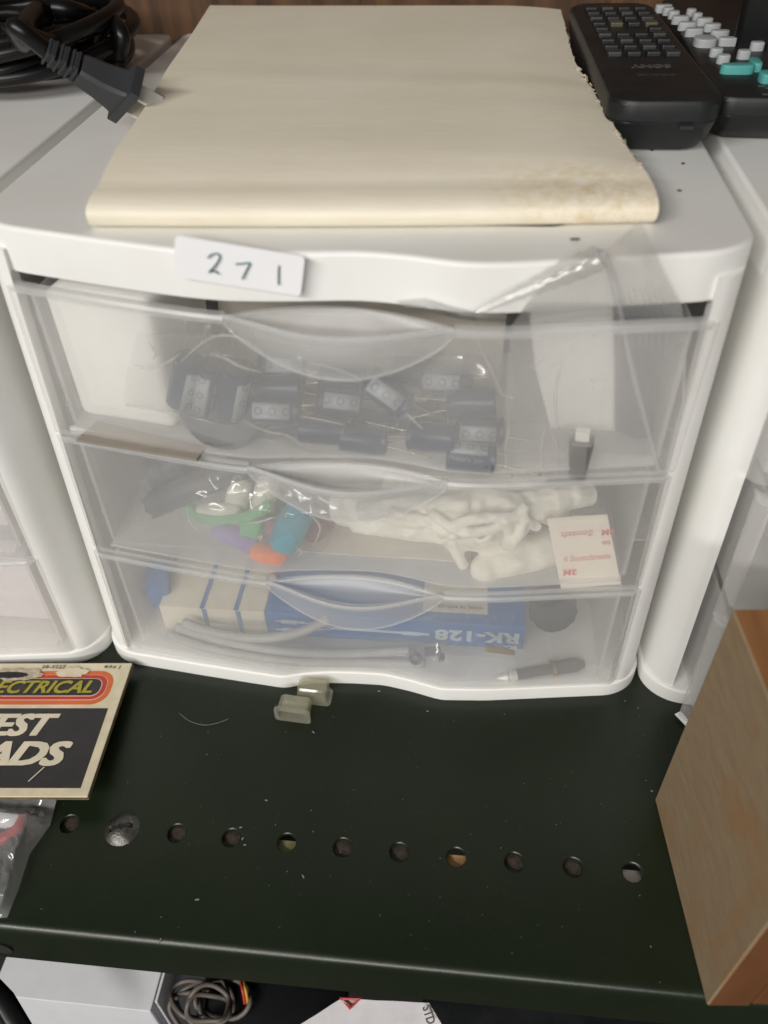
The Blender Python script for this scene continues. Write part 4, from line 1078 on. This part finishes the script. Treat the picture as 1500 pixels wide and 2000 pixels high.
o = mesh('brass_pin', tube([onfront(948, 1266, .006), onfront(975, 1269, .006), onfront(1004, 1275, .006)], [.0018, .0020, .0012], 12), 'brass', smooth=30); tag(o, 'short brass pin under the lettering of the blue box', 'pin')
o = mesh('blue_packet', cbox(onfront(312, 1140, .030), (.012, .02, .020), (.3, 0, .3), .002), 'blue_plastic', smooth=40); tag(o, 'blue packet at the far left of the bottom drawer', 'packet')

# ---- things in the left neighbour's drawers
for z0_, z1_, lb in ((.0835, .118, 'pale pink paper bundle in the upper visible drawer at the left edge'), (.0155, .058, 'pale lavender paper bundle in the bottom drawer at the left edge')):
    o = mesh('paper_bundle', box(-.36, -.166, .012, .12, z0_, z1_, .003), 'pink_paper', smooth=40); tag(o, lb, 'paper')

# ================================================================== ON THE SHELF
# ---- two clear plug covers
def cover(loc, rz, label, standing):
    o = thing('plug_cover', label, 'plastic cover', loc, 'clear plastic covers on the shelf', (0, 0, rz))
    Wd, Hh, Dp, th = .0158, .0082, .0098, .0009
    def ringloop(w_, h_, r_, y_):
        pts = []
        for cx_, cz_, s in ((w_/2-r_, -h_/2+r_, -90), (w_/2-r_, h_/2-r_, 0), (-w_/2+r_, h_/2-r_, 90), (-w_/2+r_, -h_/2+r_, 180)):
            for k in range(6): a = math.radians(s+18*k); pts.append(Vector((cx_+r_*math.cos(a), y_, cz_+r_*math.sin(a))))
        return pts
    secs = [(Wd+.0022, Hh+.0018, .0020, 0), (Wd+.0022, Hh+.0018, .0020, .0011), (Wd, Hh, .0018, .0012), (Wd-.0006, Hh-.0006, .0018, Dp-.0008), (Wd-.0022, Hh-.0022, .0014, Dp), (Wd-.0034, Hh-.0034, .0012, Dp-.0010), (Wd-.0020, Hh-.0020, .0014, .0004), (Wd-.0020, Hh-.0020, .0014, 0)]
    V, F = [], []
    for w_, h_, r_, y_ in secs: V += ringloop(w_, h_, r_, y_)
    n = 24
    for k in range(len(secs)-1):
        for i in range(n): F.append((k*n+i, (k+1)*n+i, (k+1)*n+(i+1) % n, k*n+(i+1) % n))
    for i in range(n): j = (i+1) % n; F.append(((len(secs)-1)*n+i, i, j, (len(secs)-1)*n+j))
    F.append(tuple(4*n+i for i in range(n))[::-1]); F.append(tuple(5*n+i for i in range(n)))
    if standing: V = [Vector((v.x, v.z, v.y)) for v in V]; lift = 0
    else: lift = (Hh+.0018)/2
    V = [v+Vector((0, 0, lift+.0002)) for v in V]
    mesh('shell', (V, F), 'clear_cap', o, smooth=35, local=True)
pA = (az(541, 1406, 0)+az(604, 1415, 0))/2; cover(tuple(pA), math.radians(-4), 'clear plastic plug cover, front one of the pair on the shelf', False)
pB = (az(590, 1372, 0)+az(641, 1379, 0))/2; cover((pB.x-.001, pB.y+.0045, 0), math.radians(-3), 'clear plastic plug cover touching the cabinet base, rear one of the pair', True)

# ---- test leads pack: printed header card over a clear bag
TRc, BRc, TLc = az(258, 1295, .008), az(171, 1556, .013), az(0, 1295.5, .008)
MK = frame(TRc, TRc-TLc, TRc-BRc); HC = (TRc-BRc).length; WC = .102
tp = thing('test_leads_pack', 'test leads pack with black, orange and cream header card, at the left edge', 'hang pack', tuple(TRc-Vector((0, 0, .008))))
card = mesh('header_card', xf(box(-WC, 0, -HC, 0, -.0008, 0, .0002), MK), 'card_cream', tp)
mesh('back_card', xf(box(-WC, .0004, -HC-.0002, 0, -.0022, -.0012), MK), 'card_board', tp)
def stadium(x1, yt, yb, z, x0=-.097):
    r = (yt-yb)/2*.80; pts = []
    for k in range(13): a = math.radians(-90+90*k/12); pts.append((x1-r+r*math.cos(a), yb+r+r*math.sin(a)))
    for k in range(13): a = math.radians(90*k/12); pts.append((x1-r+r*math.cos(a), yt-r+r*math.sin(a)))
    pts += [(x0, yt), (x0, yb)]
    V, F, top = poly_extrude(pts, z-.00008, z); F.append(tuple(top)); return V, F
SC_ = HC/.0726
pr = lambda n, g, mt: mesh(n, xf(g, MK), mt, card)
pr('print_panel', box(-.0975, -.0043, -.0686*SC_, -.0272*SC_, .0000, .00010), 'card_black')
pr('print_stripe', stadium(-.0062, -.0053, -.0264, .00010), 'ink_orange')
pr('print_stripe', stadium(-.0087, -.0079, -.0238, .00020), 'ink_cream')
pr('print_stripe', stadium(-.0090, -.0082, -.0235, .00030), 'ink_red')
pr('print_stripe', stadium(-.0112, -.0103, -.0216, .00040), 'ink_cream')
pr('print_stripe', stadium(-.0116, -.0107, -.0212, .00050), 'card_black')
def cardtext(s, right, yc, h, wd, mt, bold, shear, z, spacing=1):
    g = fit_text(text_geo(s, .01, shear=shear, spacing=spacing), wd-2*bold, h-bold)
    cp = [xf(g, trs((dx*bold, dy*bold, k*.000004))) for k, (dx, dy) in enumerate([(a_/4, b_) for a_ in range(-4, 5) for b_ in (-.5, 0, .5)] if bold > .0002 else [(0, 0)])]
    mesh('lettering', xf(join(cp), MK @ trs((right-wd/2, yc, z))), mt, card)
cardtext('ELECTRICAL', -.0150, -.0160, .0078, .0600, 'ink_olive', .00030, .30, .0007)
cardtext('TEST', -.0262, -.0385, .0128, .0400, 'ink_cream', .00080, .26, .0003, .95)
cardtext('LEADS', -.0150, -.0545, .0132, .0600, 'ink_cream', .00090, .26, .0003, .95)
cardtext('28-3227', -.0335, -.0026, .0020, .0125, 'ink_grey', .0001, 0, .0002)
cardtext('83¢ J', -.0052, -.0028, .0021, .0085, 'ink_grey', .0001, 0, .0002)
def torn(cx_, cy_, rx, ry, z, seed):
    pts = []
    for k in range(40):
        a = 2*PI*k/40; w_ = 1+.35*noise.noise(Vector((math.cos(a)*2, math.sin(a)*2, seed)))+.18*noise.noise(Vector((math.cos(a)*7, math.sin(a)*7, seed)))
        pts.append((cx_+rx*w_*math.cos(a), cy_+ry*w_*math.sin(a)))
    V, F, top = poly_extrude(pts, z-.00010, z); F.append(tuple(top)); return V, F
pr('torn_patch', torn(-.0290, -.0066, .0082, .0030, .0008, 3), 'card_cream')
pr('torn_patch', torn(-.0560, -.0080, .0130, .0038, .0008, 8), 'torn_paper')
pr('hang_hole', torn(-.0600, -.0086, .0095, .0020, .0010, 5), 'dark_floor')
pr('scratch', xf(box(-.0044, .0044, -.00025, .00025, .0003, .0004), trs((-.0265, -.0655, 0), (0, 0, math.radians(58)))), 'ink_cream')
# ELECTRICAL is drawn with triple strokes: thin dark inlines
bag = []
def bagsheet(lift, seed):
    rows = [[(-70, 1535), (20, 1545), (112, 1556)], [(-70, 1600), (0, 1610), (98, 1612)], [(-70, 1650), (0, 1660), (58, 1668)], [(-70, 1720), (-10, 1730), (36, 1738)], [(-70, 1790), (-30, 1795), (14, 1792)]]
    def fn(u, v):
        k = v*4; i = min(int(k), 3); f = k-i
        def pt(r): t = u*2; j = min(int(t), 1); g_ = t-j; return r[j][0]*(1-g_)+r[j+1][0]*g_, r[j][1]*(1-g_)+r[j+1][1]*g_
        a_, b_ = pt(rows[i]), pt(rows[i+1]); px, py = a_[0]*(1-f)+b_[0]*f, a_[1]*(1-f)+b_[1]*f
        q_ = Vector((px*.02, py*.02, seed)); e = min(1, (1-u)*4)*min(1, v*6)*min(1, (1-v)*5)
        z = .0012+lift*e+.0022*e*(noise.noise(q_)+.8*abs(noise.noise(q_*2.3)))
        if v < .1: z += .007*(1-v/.1)
        return az(px, py, max(.0006, z))
    return grid(fn, 46, 60)
mesh('bag_film', bagsheet(.008, 4), 'bag_hazy', tp, smooth=True)
rd = thing('test_lead', 'red test lead with pale grip inside the clear bag at the left edge', 'test lead', tuple(az(10, 1635, .002)))
mesh('lead', tube(smooth_path([az(-60, 1650, .004), az(-10, 1643, .004), az(20, 1630, .0045), az(38, 1612, .0045), az(40, 1597, .004)], 8), .0026, 10), 'red_rubber', rd, smooth=True)
mesh('grip', cbox(az(8, 1603, .005), (.013, .006, .004), (0, 0, -.05), .001), 'grey_box_card', rd, smooth=40)
o = mesh('black_lead', tube(smooth_path([az(-60, 1570, .004), az(0, 1580, .004), az(25, 1592, .004), az(15, 1670, .003), az(-15, 1710, .003), az(-50, 1740, .003)], 8), .0024, 10), 'cord_rubber', smooth=True); tag(o, 'black test lead in the clear bag at the left edge', 'test lead')

# ---- wooden box at the right
def multimat(o, mats, fn):
    for m_ in mats: o.data.materials.append(MATS[m_])
    for p_ in o.data.polygons: p_.material_index = fn(p_.normal)
wb = thing('wooden_block', 'tall wooden block with stained sawn side and orange top, at the right edge', 'wood block', (.1378, -.0553, 0))
g0 = Vector((.1446, -.1369, 0)); g1 = Vector((.1376, -.0545, 0)); yd = (g1-g0).normalized(); xd = Vector((yd.y, -yd.x, 0)); MW = frame(g0, xd, yd); LW = (g1-g0).length
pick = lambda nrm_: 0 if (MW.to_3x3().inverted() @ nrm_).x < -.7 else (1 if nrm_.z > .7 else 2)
o = mesh('side_board', xf(box(0, .0158, 0, LW, .0004, .130, .0006, 1), MW), 'block_sawn', wb); multimat(o, ['block_orange', 'block_front_shaded'], pick)
o = mesh('body', xf(box(.0166, .115, .0004, LW-.0004, .0004, .1292, .0010), MW), 'block_sawn', wb); multimat(o, ['block_orange', 'block_front_shaded'], lambda n_: 1 if n_.z > .7 else 2)
sp = [az(1318, 1396, .002), az(1330, 1390, .003), az(1348, 1412, .003), az(1345, 1424, .002)]
o = mesh('plastic_shard', slab_from(sp[::-1], .0008), 'white_plastic'); tag(o, 'small white plastic shard on the shelf behind the wooden block', 'shard')

# ---- dust and a hair
o = mesh('hair', tube(smooth_path([az(350, 1393, .0006), az(372, 1409, .0005), (az(400, 1416, .0005)), az(425, 1412, .0005), az(446, 1404, .0008)], 8), .00011, 5), 'lint', smooth=True); tag(o, 'pale curved hair on the green shelf', 'hair')
dg = []
for k in range(150):
    x, y = random.uniform(-.16, .15), random.uniform(-.132, .0)
    s = random.choice([.00010, .00012, .00016, .0002])*random.uniform(.7, 1.4)
    if k < 5: s *= 2.0
    dg.append(cbox((x, y, .0002), (s*random.uniform(1, 3), s, .0002), (0, 0, random.uniform(0, 3))))
dg += [cbox(az(px, py, .0003), (.0012*w_, .0004, .0004), (0, 0, r_)) for px, py, w_, r_ in ((612, 1430, 1.2, -.6), (592, 1712, 1.3, -.9), (385, 1757, 1.4, .2), (520, 1563, 1, 0), (470, 1616, 1, .4), (474, 1638, 1, 1.2), (478, 1650, .9, .2), (312, 1838, 1.8, 1.2), (740, 1350, 1, .2), (835, 1389, .8, 0))]
o = mesh('dust', join(dg), 'lint'); tag(o, 'fine pale dust specks on the green shelf', 'dust', kind='stuff')

# ================================================================== BELOW THE SHELF
ZB = -.12
a, b = az(28, 1945, ZB), az(292, 1973, ZB); xd = (b-a).normalized(); yd = Vector((-xd.y, xd.x, 0)); Mb = frame(a, xd, yd); Lw = (b-a).length
wbx = thing('white_box', 'white cardboard box on the lower level under the shelf edge', 'box', tuple(a+Vector((0, 0, -.1))))
mesh('carton', xf(box(-.012, Lw, 0, .10, -.099, -.0018, .001), Mb), 'grey_box_card', wbx)
mesh('lid', xf(box(-.0125, Lw+.0006, -.0006, .1006, -.0016, 0, .0004), Mb), 'grey_box_card', wbx)
mesh('side_flap', xf(box(Lw+.0012, Lw+.0026, .004, .098, -.085, -.0006, .0004), Mb), 'grey_box_card', wbx)
o = mesh('black_strap', tube([az(-40, 1905, -.07), az(8, 1955, -.075), az(52, 2030, -.08)], .005, 10, flat=.4), 'cord_rubber', smooth=True); tag(o, 'black strap crossing the bottom left corner', 'strap')
cc = thing('cable_coil', 'coiled grey brown cable beside the white box under the shelf', 'cable', tuple(az(400, 1960, -.14)))
for k in range(8):
    ox, oy, rx, ry, zz = 395+random.uniform(-22, 40), 1962+random.uniform(-16, 18), random.uniform(34, 62), random.uniform(20, 40), -.134+.0022*k
    P = [az(ox+rx*math.cos(t+k)*(1+.12*math.sin(2*t+k*1.7)), oy+ry*math.sin(t+k)*(1+.12*math.cos(3*t+k)), zz+.003*math.sin(t*2+k)) for t in [2*PI*j/32 for j in range(32)]]
    mesh('loop', tube(P, .0013, 8, True), 'cable_brown', cc, smooth=True)
o = mesh('black_case', cbox(az(540, 1975, -.135), (.075, .06, .02), (0, 0, .1), .004), 'black_plastic', smooth=40); tag(o, 'black plastic case right of the cable coil under the shelf', 'case')
o = mesh('black_case', cbox(az(1120, 1998, -.15), (.16, .08, .03), (0, 0, .05), .004), 'remote_plastic', smooth=40); tag(o, 'black glossy case below the shelf edge, lower right', 'case')
for dx, mt, lb in ((0, 'ink_red', 'thin red wire hanging over the black case under the shelf'), (6, 'wire_yellow', 'thin yellow wire hanging over the black case under the shelf')):
    o = mesh('thin_wire', tube(smooth_path([az(470+dx, 1915, -.118), az(473+dx, 1930, -.115), az(476+dx, 1945, -.117), az(478+dx, 1960, -.122)], 5), .0008, 6), mt, smooth=True); tag(o, lb, 'wire')
pk = thing('paper_packet', 'white paper packet with red triangle and grey lettering, under the shelf', 'packet', tuple(az(720, 1990, -.12)))
pp = [az(570, 2012, -.112), az(668, 1950, -.108), az(838, 1958, -.108), az(870, 2012, -.112)]
mesh('sheet', slab_from(pp, .0015) if False else quad_sheet(pp[1], pp[2], pp[3], pp[0], 10, 6, .0006, 50, 3, .002), 'paper_white', pk, smooth=40)
tri = [az(664, 1950, -.1050), az(704, 1951, -.1050), az(683, 1969, -.1054)]
mesh('triangle_mark', tube(tri, .0009, 6, True), 'ink_red', pk)
g = fit_text(text_geo('STD', .01, bold=.0003), .0080, .0045)
mesh('lettering', xf(g, trs(az(838, 1982, -.1040), (0, 0, math.radians(-68)))), 'ink_grey', pk)
